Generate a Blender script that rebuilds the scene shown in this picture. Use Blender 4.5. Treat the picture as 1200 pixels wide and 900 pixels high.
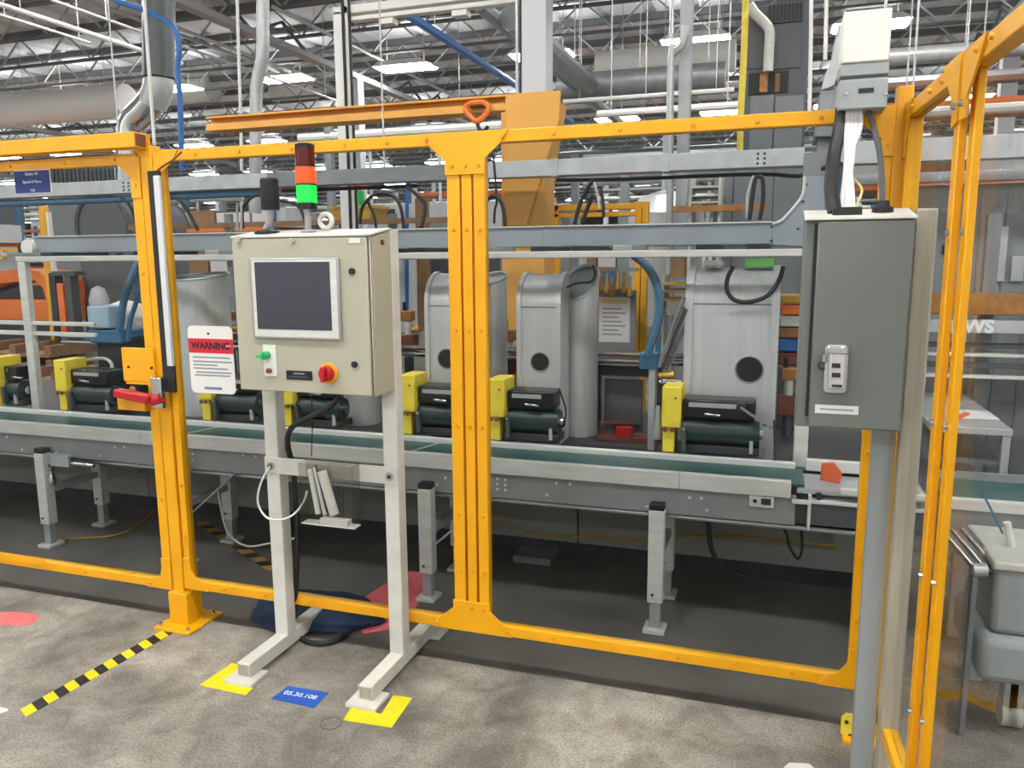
import bpy, math, random
from mathutils import Vector, Matrix
random.seed(7)
R_ = math.radians
sc = bpy.context.scene
for o in list(bpy.data.objects):
    bpy.data.objects.remove(o, do_unlink=True)

# ------------------------------------------------------------------ camera
FPX, PITCH, YAW, ROLL, CAMH = 927.0, R_(9.0), R_(18.5), R_(-0.4), 1.55
fw = Vector((-math.sin(YAW)*math.cos(PITCH), math.cos(YAW)*math.cos(PITCH), -math.sin(PITCH)))
rt = Vector((math.cos(YAW), math.sin(YAW), 0)); up = rt.cross(fw)
CR = math.cos(ROLL)*rt + math.sin(ROLL)*up
CU = math.cos(ROLL)*up - math.sin(ROLL)*rt
CC = Vector((0, 0, CAMH))
cd = bpy.data.cameras.new('camera'); cam = bpy.data.objects.new('camera', cd)
sc.collection.objects.link(cam)
cd.sensor_width = 36; cd.lens = FPX/1200*36; cd.clip_end = 400; cd.clip_start = 0.05
cam.matrix_world = Matrix(((CR.x, CU.x, -fw.x, CC.x), (CR.y, CU.y, -fw.y, CC.y), (CR.z, CU.z, -fw.z, CC.z), (0, 0, 0, 1)))
sc.camera = cam

# ------------------------------------------------------------------ world, exposure (the lamps are the ceiling fixtures below)
wd = bpy.data.worlds.new('hall'); sc.world = wd; wd.use_nodes = True
wd.node_tree.nodes['Background'].inputs[0].default_value = (1.0, 0.99, 0.97, 1)
wd.node_tree.nodes['Background'].inputs[1].default_value = 0.80
LAMP = 43.0
sc.view_settings.view_transform = 'Standard'
sc.view_settings.look = 'None'
sc.view_settings.gamma = 1.0
sc.view_settings.use_curve_mapping = False
sc.view_settings.exposure = 0.18
sc.cycles.use_denoising = True
sc.cycles.max_bounces = 8
sc.cycles.transparent_max_bounces = 16
sc.cycles.sample_clamp_indirect = 4.0
sc.cycles.caustics_reflective = False
sc.cycles.caustics_refractive = False

# ------------------------------------------------------------------ helpers
def ray(x, y): return fw + CR*((x-600)/FPX) - CU*((y-450)/FPX)
def P(x, y, Y):  r = ray(x, y); return CC + r*(Y/r.y)
def PZ(x, y, Z): r = ray(x, y); return CC + r*((Z-CAMH)/r.z)
def PX(x, y, X): r = ray(x, y); return CC + r*(X/r.x)
def XR(x0, x1, ym, Y): return P(x0, ym, Y).x, P(x1, ym, Y).x
def ZR(y0, y1, xm, Y): return P(xm, y1, Y).z, P(xm, y0, Y).z      # low, high
COL = sc.collection
ORG = {}

def srgb(h):
    c = [int(h[i:i+2], 16)/255 for i in (0, 2, 4)]
    return tuple((v/12.92 if v <= .04045 else ((v+.055)/1.055)**2.4) for v in c)

def mat(name, col, rough=.5, metal=0.0, emit=0, noise=0.0, nscale=8, bump=0.0, bscale=60, stretch=None, spec=.5, ncol=None):
    m = bpy.data.materials.new(name); m.use_nodes = True
    nt = m.node_tree; b = nt.nodes['Principled BSDF']
    c = srgb(col) if isinstance(col, str) else col
    b.inputs['Base Color'].default_value = (*c, 1)
    b.inputs['Roughness'].default_value = rough
    b.inputs['Metallic'].default_value = metal
    b.inputs['Specular IOR Level'].default_value = spec
    if emit:
        b.inputs['Emission Color'].default_value = (*c, 1); b.inputs['Emission Strength'].default_value = emit
    if noise or bump:
        tc = nt.nodes.new('ShaderNodeTexCoord'); src = tc.outputs['Object']
        if stretch:
            mp = nt.nodes.new('ShaderNodeMapping'); mp.inputs['Scale'].default_value = stretch
            nt.links.new(src, mp.inputs[0]); src = mp.outputs[0]
    if noise:
        n = nt.nodes.new('ShaderNodeTexNoise'); n.inputs['Scale'].default_value = nscale; n.inputs['Detail'].default_value = 5
        nt.links.new(src, n.inputs['Vector'])
        r = nt.nodes.new('ShaderNodeValToRGB')
        d = srgb(ncol) if ncol else tuple(v*(1-noise) for v in c)
        e = tuple(min(1, v*(1+noise*.6)) for v in c)
        r.color_ramp.elements[0].position = .3; r.color_ramp.elements[1].position = .7
        r.color_ramp.elements[0].color = (*d, 1); r.color_ramp.elements[1].color = (*e, 1)
        nt.links.new(n.outputs[0], r.inputs[0]); nt.links.new(r.outputs[0], b.inputs['Base Color'])
    if bump:
        n2 = nt.nodes.new('ShaderNodeTexNoise'); n2.inputs['Scale'].default_value = bscale; n2.inputs['Detail'].default_value = 3
        nt.links.new(src, n2.inputs['Vector'])
        bp = nt.nodes.new('ShaderNodeBump'); bp.inputs['Strength'].default_value = bump; bp.inputs['Distance'].default_value = .01
        nt.links.new(n2.outputs[0], bp.inputs['Height']); nt.links.new(bp.outputs[0], b.inputs['Normal'])
    return m

def clear_mat(name, tint, rough, gloss_ior, wav=0.0, wscale=3.0):
    m = bpy.data.materials.new(name); m.use_nodes = True; nt = m.node_tree; nt.nodes.clear()
    out = nt.nodes.new('ShaderNodeOutputMaterial'); mix = nt.nodes.new('ShaderNodeMixShader')
    t = nt.nodes.new('ShaderNodeBsdfTransparent'); t.inputs[0].default_value = (*tint, 1)
    g = nt.nodes.new('ShaderNodeBsdfGlossy'); g.inputs['Roughness'].default_value = rough
    f = nt.nodes.new('ShaderNodeFresnel'); f.inputs['IOR'].default_value = gloss_ior
    ge = nt.nodes.new('ShaderNodeNewGeometry'); iv = nt.nodes.new('ShaderNodeMath'); iv.operation = 'SUBTRACT'; iv.inputs[0].default_value = 1.0
    mu = nt.nodes.new('ShaderNodeMath'); mu.operation = 'MULTIPLY'
    nt.links.new(ge.outputs['Backfacing'], iv.inputs[1]); nt.links.new(f.outputs[0], mu.inputs[0]); nt.links.new(iv.outputs[0], mu.inputs[1])
    nt.links.new(mu.outputs[0], mix.inputs[0]); nt.links.new(t.outputs[0], mix.inputs[1]); nt.links.new(g.outputs[0], mix.inputs[2])
    nt.links.new(mix.outputs[0], out.inputs[0])
    if wav:
        tc = nt.nodes.new('ShaderNodeTexCoord'); n = nt.nodes.new('ShaderNodeTexNoise'); n.inputs['Scale'].default_value = wscale
        bp = nt.nodes.new('ShaderNodeBump'); bp.inputs['Strength'].default_value = wav; bp.inputs['Distance'].default_value = .05
        nt.links.new(tc.outputs['Object'], n.inputs['Vector']); nt.links.new(n.outputs[0], bp.inputs['Height'])
        nt.links.new(bp.outputs[0], g.inputs['Normal']); 
    return m

class MB:
    def __init__(s): s.v = []; s.f = []; s.mi = []; s.cur = 0
    def add(s, vs, fs):
        o = len(s.v); s.v += [Vector(v) for v in vs]
        for f in fs: s.f.append([i+o for i in f]); s.mi.append(s.cur)
        return s
    def box(s, x0, y0, z0, x1, y1, z1):
        if x0 > x1: x0, x1 = x1, x0
        if y0 > y1: y0, y1 = y1, y0
        if z0 > z1: z0, z1 = z1, z0
        return s.add([(x0,y0,z0),(x1,y0,z0),(x1,y1,z0),(x0,y1,z0),(x0,y0,z1),(x1,y0,z1),(x1,y1,z1),(x0,y1,z1)],
                     [(0,3,2,1),(4,5,6,7),(0,1,5,4),(1,2,6,5),(2,3,7,6),(3,0,4,7)])
    def bar(s, a, b, w, d=None, upv=(0,0,1)):
        a, b = Vector(a), Vector(b); d = w if d is None else d
        z = (b-a).normalized(); u = Vector(upv)
        if abs(z.dot(u)) > .98: u = Vector((0,1,0))
        x = z.cross(u).normalized(); y = x.cross(z).normalized()
        q = [(-1,-1),(1,-1),(1,1),(-1,1)]
        vs = [a + x*(w/2*i) + y*(d/2*j) for i, j in q] + [b + x*(w/2*i) + y*(d/2*j) for i, j in q]
        return s.add(vs, [(0,1,2,3)[::-1],(4,5,6,7),(0,1,5,4),(1,2,6,5),(2,3,7,6),(3,0,4,7)])
    def cyl(s, a, b, r, r2=None, n=16, cap=True):
        a, b = Vector(a), Vector(b); r2 = r if r2 is None else r2
        z = (b-a).normalized(); u = Vector((0,0,1)) if abs(z.z) < .95 else Vector((1,0,0))
        x = z.cross(u).normalized(); y = z.cross(x).normalized()
        vs = []
        for c, rr in ((a, r), (b, r2)):
            vs += [c + x*(rr*math.cos(2*math.pi*k/n)) + y*(rr*math.sin(2*math.pi*k/n)) for k in range(n)]
        fs = [(k, (k+1) % n, n+(k+1) % n, n+k) for k in range(n)]
        if cap: fs += [tuple(range(n))[::-1], tuple(range(n, 2*n))]
        return s.add(vs, fs)
    def tube(s, pts, r, n=8, sub=6, closed=False):
        pts = [Vector(p) for p in pts]
        if sub > 1 and len(pts) > 2:
            out = []; m = len(pts)
            rng = range(m if closed else m-1)
            for i in rng:
                if closed: p0, p1, p2, p3 = pts[(i-1) % m], pts[i], pts[(i+1) % m], pts[(i+2) % m]
                else: p0, p1, p2, p3 = pts[max(i-1,0)], pts[i], pts[i+1], pts[min(i+2,m-1)]
                for k in range(sub):
                    t = k/sub
                    out.append(.5*((2*p1)+(p2-p0)*t+(2*p0-5*p1+4*p2-p3)*t*t+(3*p1-p0-3*p2+p3)*t**3))
            if not closed: out.append(pts[-1])
            pts = out
        m = len(pts); vs = []; xp = None
        for i, p in enumerate(pts):
            if closed: t = pts[(i+1) % m]-pts[(i-1) % m]
            else: t = pts[min(i+1,m-1)]-pts[max(i-1,0)]
            t = t.normalized() if t.length else Vector((0,0,1))
            if xp is None:
                u = Vector((0,0,1)) if abs(t.z) < .9 else Vector((1,0,0)); x = t.cross(u).normalized()
            else:
                x = (xp - t*xp.dot(t)); x = x.normalized() if x.length > 1e-6 else xp
            xp = x; y = t.cross(x)
            vs += [p + x*(r*math.cos(2*math.pi*k/n)) + y*(r*math.sin(2*math.pi*k/n)) for k in range(n)]
        fs = []
        for i in range(m if closed else m-1):
            j = (i+1) % m
            fs += [(i*n+k, i*n+(k+1) % n, j*n+(k+1) % n, j*n+k) for k in range(n)]
        if not closed: fs += [tuple(range(n))[::-1], tuple(range((m-1)*n, m*n))]
        return s.add(vs, fs)
    def prism(s, poly, ax, a0, a1):
        """poly: 2-D points in the two remaining axes (order x,y,z with ax left out)"""
        def mk(p, a):
            return {'x': (a, p[0], p[1]), 'y': (p[0], a, p[1]), 'z': (p[0], p[1], a)}[ax]
        n = len(poly)
        vs = [mk(p, a0) for p in poly] + [mk(p, a1) for p in poly]
        return s.add(vs, [tuple(range(n)), tuple(range(n, 2*n))[::-1]] + [(k, n+k, n+(k+1) % n, (k+1) % n) for k in range(n)])
    def lathe(s, c, prof, n=24, ax=(0,0,1)):
        c = Vector(c); z = Vector(ax).normalized(); u = Vector((0,0,1)) if abs(z.z) < .95 else Vector((1,0,0))
        x = z.cross(u).normalized(); y = z.cross(x); vs = []; m = len(prof)
        for r, h in prof:
            vs += [c + z*h + x*(r*math.cos(2*math.pi*k/n)) + y*(r*math.sin(2*math.pi*k/n)) for k in range(n)]
        fs = []
        for i in range(m-1):
            fs += [(i*n+k, i*n+(k+1) % n, (i+1)*n+(k+1) % n, (i+1)*n+k) for k in range(n)]
        fs += [tuple(range(n))[::-1], tuple(range((m-1)*n, m*n))]
        return s.add(vs, fs)
    def torus(s, c, ax, R, r, n=24, m=8):
        c = Vector(c); z = Vector(ax).normalized(); u = Vector((0,0,1)) if abs(z.z) < .95 else Vector((1,0,0))
        x = z.cross(u).normalized(); y = z.cross(x)
        return s.tube([c + x*(R*math.cos(2*math.pi*k/n)) + y*(R*math.sin(2*math.pi*k/n)) for k in range(n)], r, m, 1, True)
    def bolt(s, p, d, r=.006, h=.006):
        p, d = Vector(p), Vector(d); return s.cyl(p, p + d*h, r, r*.75, 8)
    def build(s, name, m, parent=None, bevel=0.0, org=None, seg=2, sharp=35):
        if parent is not None: L = ORG[parent]
        elif org is not None: L = Vector(org)
        else:
            lo = [min(v[i] for v in s.v) for i in range(3)]; hi = [max(v[i] for v in s.v) for i in range(3)]
            L = Vector(((lo[0]+hi[0])/2, (lo[1]+hi[1])/2, lo[2]))
        me = bpy.data.meshes.new(name)
        me.from_pydata([tuple(v-L) for v in s.v], [], s.f)
        ms = m if isinstance(m, (list, tuple)) else [m]
        for q in ms: me.materials.append(q)
        if len(ms) > 1: me.polygons.foreach_set('material_index', s.mi)
        me.validate(); me.update()
        import bmesh
        bm = bmesh.new(); bm.from_mesh(me); bmesh.ops.recalc_face_normals(bm, faces=bm.faces); bm.to_mesh(me); bm.free()
        me.shade_smooth(); me.set_sharp_from_angle(angle=R_(sharp))
        o = bpy.data.objects.new(name, me); COL.objects.link(o)
        if parent is not None: o.parent = parent
        else: o.location = L
        ORG[o] = L
        if bevel:
            b = o.modifiers.new('bevel', 'BEVEL'); b.width = bevel; b.segments = seg; b.limit_method = 'ANGLE'; b.angle_limit = R_(40)
            b.harden_normals = False
        return o

def thing(name, label, cat, loc, group=None):
    o = bpy.data.objects.new(name, None); COL.objects.link(o); o.location = Vector(loc); o.empty_display_size = .1
    o['label'] = label; o['category'] = cat
    if group: o['group'] = group
    ORG[o] = Vector(loc); return o
def tag(o, label, cat, group=None, kind=None):
    o['label'] = label; o['category'] = cat
    if group: o['group'] = group
    if kind: o['kind'] = kind
    return o
def struct(o, label=None):
    o['kind'] = 'structure'
    if label: o['label'] = label
    return o
def copy_thing(o, loc, rz=0.0, scale=None, label=None):
    c = o.copy(); COL.objects.link(c); c.location = Vector(loc); c.rotation_euler.z = rz
    if scale: c.scale = scale
    if label: c['label'] = label
    for ch in [q for q in KIDS[o]]:
        d = ch.copy(); COL.objects.link(d); d.parent = c
        for g in KIDS.get(ch, []):
            e = g.copy(); COL.objects.link(e); e.parent = d
    return c
class _K(dict):
    def __missing__(s, k): return list(k.children)
KIDS = _K()

def text(name, s, m, parent, pos, size, xdir=(1,0,0), ydir=(0,0,1), align='CENTER', ext=0.0004, sx=1.0, bold=0.0):
    cu = bpy.data.curves.new(name, 'FONT'); cu.body = s; cu.size = size; cu.align_x = align; cu.align_y = 'CENTER'; cu.extrude = ext
    cu.resolution_u = 3
    if bold: cu.offset = size*bold
    t = bpy.data.objects.new(name, cu); COL.objects.link(t)
    me = bpy.data.meshes.new_from_object(t); bpy.data.objects.remove(t, do_unlink=True)
    x = Vector(xdir).normalized(); y = Vector(ydir).normalized(); z = x.cross(y); p = Vector(pos) - ORG[parent]
    me.transform(Matrix(((x.x*sx, y.x, z.x, p.x), (x.y*sx, y.y, z.y, p.y), (x.z*sx, y.z, z.z, p.z), (0,0,0,1))))
    me.materials.clear(); me.materials.append(m)
    o = bpy.data.objects.new(name, me); COL.objects.link(o); o.parent = parent; ORG[o] = ORG[parent]; return o

# ------------------------------------------------------------------ materials
M = {}
M['yellow'] = mat('yellow powder coat', 'F0AC0A', .38, noise=.10, nscale=5)
M['yellow_worn'] = mat('worn yellow paint', 'E7A21A', .45, noise=.22, nscale=14)
M['crane'] = mat('crane yellow paint', 'DDA24C', .5, noise=.10, nscale=3)
M['crane_dark'] = mat('brown shaded flange paint', '8A5A1E', .55)
M['lemon'] = mat('lemon yellow plastic', 'F6DF48', .4, noise=.12, nscale=20)
M['beige'] = mat('beige enclosure paint', 'B3B09D', .45, noise=.05, nscale=6)
M['cream'] = mat('cream painted steel', 'D4D4CC', .45, noise=.12, nscale=10)
M['cab'] = mat('grey enclosure paint', '6D736F', .42, noise=.05, nscale=4)
M['cab_light'] = mat('pale grey enclosure paint', '9AA2A4', .42)
M['tan'] = mat('weathered galvanised strut', 'ADA695', .5, .1, noise=.18, nscale=6, stretch=(6,6,.5))
M['galv'] = mat('galvanised sheet', 'BEC1C2', .36, .35, noise=.14, nscale=10)
M['galv_dark'] = mat('dull galvanised steel', '868A8C', .42, .35, noise=.2, nscale=6)
M['alu'] = mat('brushed aluminium sheet', 'D2D4D4', .30, .35, noise=.10, nscale=5, stretch=(8,8,.6))
M['alu_white'] = mat('white satin aluminium', 'DCDCD7', .42, .1, noise=.12, nscale=9, stretch=(.6,4,4))
M['chrome'] = mat('polished steel', 'D0D2D4', .15, 1.0)
M['tray'] = mat('blue grey tray paint', '949CA3', .45, .15, noise=.08, nscale=4)
M['conv'] = mat('grey conveyor side paint', '8E9191', .45, .1, noise=.12, nscale=7)
M['belt'] = mat('dark green belt', '2F5654', .45, noise=.10, nscale=8, stretch=(.5,5,5))
M['belt_line'] = mat('pale belt splice', 'A9B7B4', .5)
M['black'] = mat('black rubber', '1B1C1E', .5)
M['black_gloss'] = mat('black moulded plastic', '151618', .3)
M['black_green'] = mat('dark green roller rubber', '223433', .35)
M['dark'] = mat('dark machine steel', '3A3C3F', .5, .3, noise=.25, nscale=10)
M['char'] = mat('charcoal paint', '4A4D50', .5)
M['screen'] = mat('dark display glass', '3B3E48', .12)
M['bezel'] = mat('silver grey bezel', 'A7A8AE', .35, .3)
M['white'] = mat('white plastic', 'E6E6E2', .45)
M['paper'] = mat('white paper', 'E4E4E6', .7)
M['print'] = mat('grey print', '8E949C', .7)
M['print_black'] = mat('black print', '141414', .7)
M['print_white'] = mat('white print', 'EEF3F7', .6)
M['red'] = mat('red plastic', 'B3131E', .4)
M['red_card'] = mat('red print band', 'CE1D35', .6)
M['red_dark'] = mat('dark red lens', '5A1218', .15)
M['orange_lit'] = mat('lit orange lens', 'F5461A', .3, emit=.9)
M['green_lit'] = mat('lit green lens', '10C840', .3, emit=.9)
M['green'] = mat('green plastic', '27B062', .4)
M['green_label'] = mat('lime green label', '7FD66A', .5)
M['blue'] = mat('blue pipe paint', '2E6CB0', .4)
M['blue_sign'] = mat('navy sign plate', '0F2A73', .5)
M['blue_floor'] = mat('blue floor label', '1E57B8', .5, noise=.08, nscale=20)
M['blue_hose'] = mat('blue braided hose', '44708E', .5, noise=.25, nscale=60)
M['blue_machine'] = mat('blue machine paint', '3D6E93', .4)
M['navy'] = mat('navy cloth', '20304A', .9, noise=.35, nscale=9, bump=.4, bscale=30)
M['red_floor'] = mat('red floor paint', 'F8757A', .6, noise=.2, nscale=14)
M['yellow_floor'] = mat('yellow floor tape', 'F0D616', .5, noise=.10, nscale=20)
M['tape_black'] = mat('black tape stripe', '232323', .5)
M['line_yellow'] = mat('worn yellow floor line', 'B9913A', .7, noise=.3, nscale=20)
M['orange'] = mat('orange machine paint', 'E5752A', .4, noise=.15, nscale=4)
M['copper'] = mat('copper brown metal', 'B07A45', .4, .4, noise=.3, nscale=18)
M['brass'] = mat('brass fitting', 'C99F45', .35, .6)
M['brown'] = mat('brown primer steel', '8C6A4C', .6, noise=.2)
M['tag_orange'] = mat('orange plastic tag', 'D9653F', .4)
M['cable_white'] = mat('pale grey cable', 'D9DADB', .5)
M['cable_yellow'] = mat('cream cable', 'E0CE8A', .5)
M['column'] = mat('pale column paint', 'C9CCD2', .45)
M['joist'] = mat('grey joist primer', 'A0A3A6', .6)
M['joist_dark'] = mat('dark joist chord', '5C5F62', .6)
M['deck'] = mat('grey roof deck', 'DCE0E4', .7, noise=.08, nscale=.6)
M['wallfar'] = mat('pale hall wall', 'A9ABAB', .8, noise=.12, nscale=.2)
M['machine_grey'] = mat('machine grey paint', '878C90', .5, noise=.08)
M['machine_dark'] = mat('dark grey machine panels', '5D6166', .5, noise=.06)
M['machine_white'] = mat('white machine paint', 'C8CCCD', .45, noise=.06)
M['base_olive'] = mat('olive grey base panel', '8A8A82', .55, noise=.12, nscale=3)
M['glass_dark'] = mat('dark window', '2A2E33', .1)
M['rust'] = mat('reddish brown parts', '7A4338', .6, noise=.3, nscale=12)
M['lamp_up'] = mat('lit top lens', (1.0, .99, .97), .5, emit=16)
M['lamp'] = mat('lit diffuser', (1.0, .985, .95), .5, emit=LAMP)
M['pane'] = clear_mat('clear polycarbonate', (.86, .875, .88), .08, 1.22)
M['pane_wavy'] = clear_mat('wavy clear polycarbonate', (.90, .91, .91), .10, 1.12, .15, 6.0)
M['pocket'] = clear_mat('clear vinyl', (.90, .90, .88), .3, 1.5)

def floor_mat():
    m = bpy.data.materials.new('worn sealed concrete'); m.use_nodes = True; nt = m.node_tree; b = nt.nodes['Principled BSDF']
    tc = nt.nodes.new('ShaderNodeTexCoord')
    def noise(scale, det, dist=0.0):
        n = nt.nodes.new('ShaderNodeTexNoise'); n.inputs['Scale'].default_value = scale; n.inputs['Detail'].default_value = det
        n.inputs['Roughness'].default_value = .62; n.inputs['Distortion'].default_value = dist
        nt.links.new(tc.outputs['Object'], n.inputs['Vector']); return n
    def ramp(n, p0, c0, p1, c1):
        r = nt.nodes.new('ShaderNodeValToRGB'); r.color_ramp.elements[0].position = p0; r.color_ramp.elements[1].position = p1
        r.color_ramp.elements[0].color = (*srgb(c0), 1); r.color_ramp.elements[1].color = (*srgb(c1), 1)
        nt.links.new(n.outputs[0], r.inputs[0]); return r
    def mix(mode, fac, a, bb):
        x = nt.nodes.new('ShaderNodeMix'); x.data_type = 'RGBA'; x.blend_type = mode; x.inputs['Factor'].default_value = fac
        nt.links.new(a.outputs[0] if 'Color' in a.outputs and a.bl_idname != 'ShaderNodeMix' else a.outputs['Result'], x.inputs['A'])
        nt.links.new(bb.outputs[0] if bb.bl_idname != 'ShaderNodeMix' else bb.outputs['Result'], x.inputs['B']); return x
    big = ramp(noise(.85, 8, 1.0), .34, '78746F', .66, 'CAC4B9')
    mid = ramp(noise(6, 12, .8), .30, '98948E', .62, 'FFFFFF')
    fine = ramp(noise(120, 10), .38, 'B4B0A8', .58, 'FFFFFF')
    x = mix('MULTIPLY', .75, big, mid); y = mix('MULTIPLY', .8, x, fine)
    nt.links.new(y.outputs['Result'], b.inputs['Base Color'])
    rr = ramp(noise(3, 5), .3, 'A0A0A0', .7, 'D0D0D0'); nt.links.new(rr.outputs[0], b.inputs['Roughness'])
    bp = nt.nodes.new('ShaderNodeBump'); bp.inputs['Strength'].default_value = .15; bp.inputs['Distance'].default_value = .005
    n3 = noise(30, 6); nt.links.new(n3.outputs[0], bp.inputs['Height']); nt.links.new(bp.outputs[0], b.inputs['Normal'])
    return m
M['floor'] = floor_mat()

# ------------------------------------------------------------------ the hall
o = MB().add([(-110,-12,0),(60,-12,0),(60,110,0),(-110,110,0)], [(0,1,2,3)]).build('floor', M['floor'], org=(0,0,0)); struct(o)
o = MB().box(-7.5, 2.66, 0, .42, 5.0, .0001).build('floor_shade', mat('shaded cell floor tone', '6B6863', .55, noise=.35, nscale=2.2, bump=.1, bscale=30), org=(0,0,0)); struct(o)  # shade inside the guarded cell, put into the colour of a thin dark sheet
CEIL = 7.3
mb = MB()
k = -110.0
prof = []
while k < 60:
    prof += [(k, CEIL), (k+.66, CEIL), (k+.72, CEIL+.10), (k+.94, CEIL+.10)]; k += 1.0
n = len(prof)
mb.add([(p[0], -12, p[1]) for p in prof] + [(p[0], 110, p[1]) for p in prof], [(i, i+1, n+i+1, n+i) for i in range(n-1)])
o = mb.build('ceiling', M['deck'], org=(0,0,CEIL)); struct(o)
o = MB().box(-110, 110, 0, 60, 110.4, CEIL+.2).build('wall_back', M['wallfar']); struct(o)
o = MB().box(-110.4, -12, 0, -110, 110, CEIL+.2).build('wall_left', M['wallfar']); struct(o)
o = MB().box(60, -12, 0, 60.4, 110, CEIL+.2).build('wall_right', M['wallfar']); struct(o)

# bar joists along X (each an object)
JB, JT = 6.45, 7.15
def joist(L):
    t = thing('roof_joist', 'grey open web steel joist with zigzag bars hanging under the roof deck', 'joist', (0, 0, JB), 'open web joists under the roof deck')
    mb = MB().box(-L/2, -.06, JB, L/2, -.01, JB+.05).box(-L/2, .01, JB, L/2, .06, JB+.05); mb.build('bottom_chord', M['joist_dark'], t)
    mb = MB().box(-L/2, -.07, JT, L/2, .07, JT+.15); mb.build('top_chord', M['joist_dark'], t)
    mb = MB(); x = -L/2; st = .75; i = 0
    while x < L/2-.01:
        z0, z1 = (JB+.03, JT) if i % 2 == 0 else (JT, JB+.03)
        mb.bar((x, 0, z0), (x+st, 0, z1), .035); x += st; i += 1
    w = mb.build('web', M['joist'], t); w['kind'] = 'stuff'
    return t
j0 = None
yy = 8.6; L = 60.0
while yy < 100:
    xc = -.42*yy - 2
    if j0 is None: j0 = joist(L); j0.location = (xc, yy, JB)
    else:
        s = max(1.0, (yy*1.65+8)/L); c = copy_thing(j0, (xc, yy, JB), 0, (round(s), 1, 1))
    yy += 1.9 if yy < 50 else 3.8
# girders along Y
def girder(x):
    t = thing('roof_girder', 'deep trussed roof girder crossing under the joists', 'girder', (x, 60, 5.9), 'trussed girders crossing the joists')
    MB().box(x-.12, 8, 5.9, x+.12, 109, 6.02).build('bottom_chord', M['joist'], t)
    mb = MB(); y = 8
    while y < 108: mb.bar((x, y, 5.98), (x, y+1, 6.44), .05); mb.bar((x, y+1, 6.44), (x, y+2, 5.98), .05); y += 2
    w = mb.build('web', M['joist_dark'], t); w['kind'] = 'stuff'
for x in (-52, -38, -24, -10, 4, 18): girder(x)

# lamps
def fixture():
    t = thing('high_bay_lamp', 'lit white rectangular high bay lamp hung below the joists', 'lamp', (0, 0, 6.15), 'high bay lamps in the ceiling grid')
    MB().prism([(-.75, 6.22), (.75, 6.22), (.55, 6.34), (-.55, 6.34)], 'y', -.36, .36).build('housing', M['white'], t)
    MB().box(-.7, -.33, 6.195, .7, .33, 6.219).build('diffuser', M['lamp'], t)
    MB().box(-.5, -.28, 6.341, .5, .28, 6.355).build('uplight', M['lamp_up'], t)
    for sx in (-.5, .5): MB().cyl((sx, 0, 6.33), (sx, 0, 7.295), .008, n=5).build('suspension_wire', M['joist'], t)
    return t
f0 = None
for iy in range(-1, 10):
    y = .4 + iy*9.1; stp = 3.5 if y < 40 else 7.0
    for ix in range(-40, 14):
        x = -8.93 + ix*stp
        if x < -1.45*abs(y) - 14 or x > .42*abs(y) + 14 or x < -105 or x > 55: continue
        if f0 is None: f0 = fixture(); f0.location = (x, y, 6.15)
        else: copy_thing(f0, (x, y, 6.15))

# ================================================================== safety fence in front (plane Y = 2.60)
F0, F1 = 2.60, 2.64
ZT0, ZT1, ZB0, ZB1 = 1.936, 1.978, .166, .206
Y_ = M['yellow']
def bolts(t, pts, d=(0,-1,0), r=.0065, m=None):
    for p in pts: MB().bolt(p, d, r).build('bolt', m or M['chrome'], t)
def gusset(t, poly, y0=F0-.006, y1=F0, name='gusset_plate', m=None):
    return MB().prism(poly, 'y', y0, y1).build(name, m or Y_, t, .0015)

# left post with foot plate
PX0, PX1 = P(197, 600, 2.6).x, P(209.5, 600, 2.6).x
lp = thing('fence_post', 'yellow square fence post bolted to the floor beside the black and yellow tape', 'post', (-2.38, 2.62, 0))
MB().box(PX0, 2.595, .012, PX1, 2.65, 2.0).build('tube', Y_, lp, .004)
MB().box(-2.46, 2.515, 0, -2.275, 2.73, .012).build('base_plate', Y_, lp, .002)
MB().box(PX0-.012, 2.575, .012, PX1+.028, 2.668, .15).build('base_sleeve', Y_, lp, .004)
for sx, sy in ((-2.44, 2.54), (-2.30, 2.54), (-2.30, 2.70)):
    MB().bolt((sx, sy, .012), (0,0,1), .009, .012).build('anchor_bolt', M['chrome'], lp)

# the two-bay fence section between the left post and the corner
XL0, XL1 = P(211, 600, 2.6).x, P(218.5, 600, 2.6).x               # left stile
XM = [XR(527.5, 541.5, 430, F0), XR(544, 555, 430, F0), XR(557.5, 570, 430, F0)]
XC0, XC1 = P(1003, 640, F0).x, P(1016, 640, F0).x
fe = thing('guard_fence', 'yellow framed clear guard fence of two bays behind the operator panel stand', 'fence', (-1.03, 2.62, ZB0))
MB().box(XL0, F0, ZT0, XC1+.02, F1, ZT1).build('top_rail', Y_, fe, .003)
MB().box(XL0, F0, ZB0, XC1, F1, ZB1).build('bottom_rail', Y_, fe, .003)
for a, b in [(XL0, XL1)] + XM + [(XC0, XC1)]:
    MB().box(a, F0+.0005, ZB1, b, F1-.0005, ZT0).build('stile', Y_, fe, .003)
MB().box(XL1-.004, F0+.018, ZB1-.004, XM[0][0]+.004, F0+.022, ZT0+.004).build('pane', M['pane'], fe)
MB().box(XM[2][1]-.004, F0+.018, ZB1-.004, XC0+.004, F0+.022, ZT0+.004).build('pane', M['pane'], fe)
a, b = XM[0][0], XM[2][1]
gusset(fe, [(a-.09, ZT1), (b+.09, ZT1), (b+.06, ZT0-.002), (b+.004, ZT0-.05), (b+.004, ZT0-.10), (a-.004, ZT0-.10), (a-.004, ZT0-.05), (a-.06, ZT0-.002)])
gusset(fe, [(a-.09, ZB0), (b+.09, ZB0), (b+.06, ZB1+.002), (b+.004, ZB1+.05), (b+.004, ZB1+.08), (a-.004, ZB1+.08), (a-.004, ZB1+.05), (a-.06, ZB1+.002)])
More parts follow.
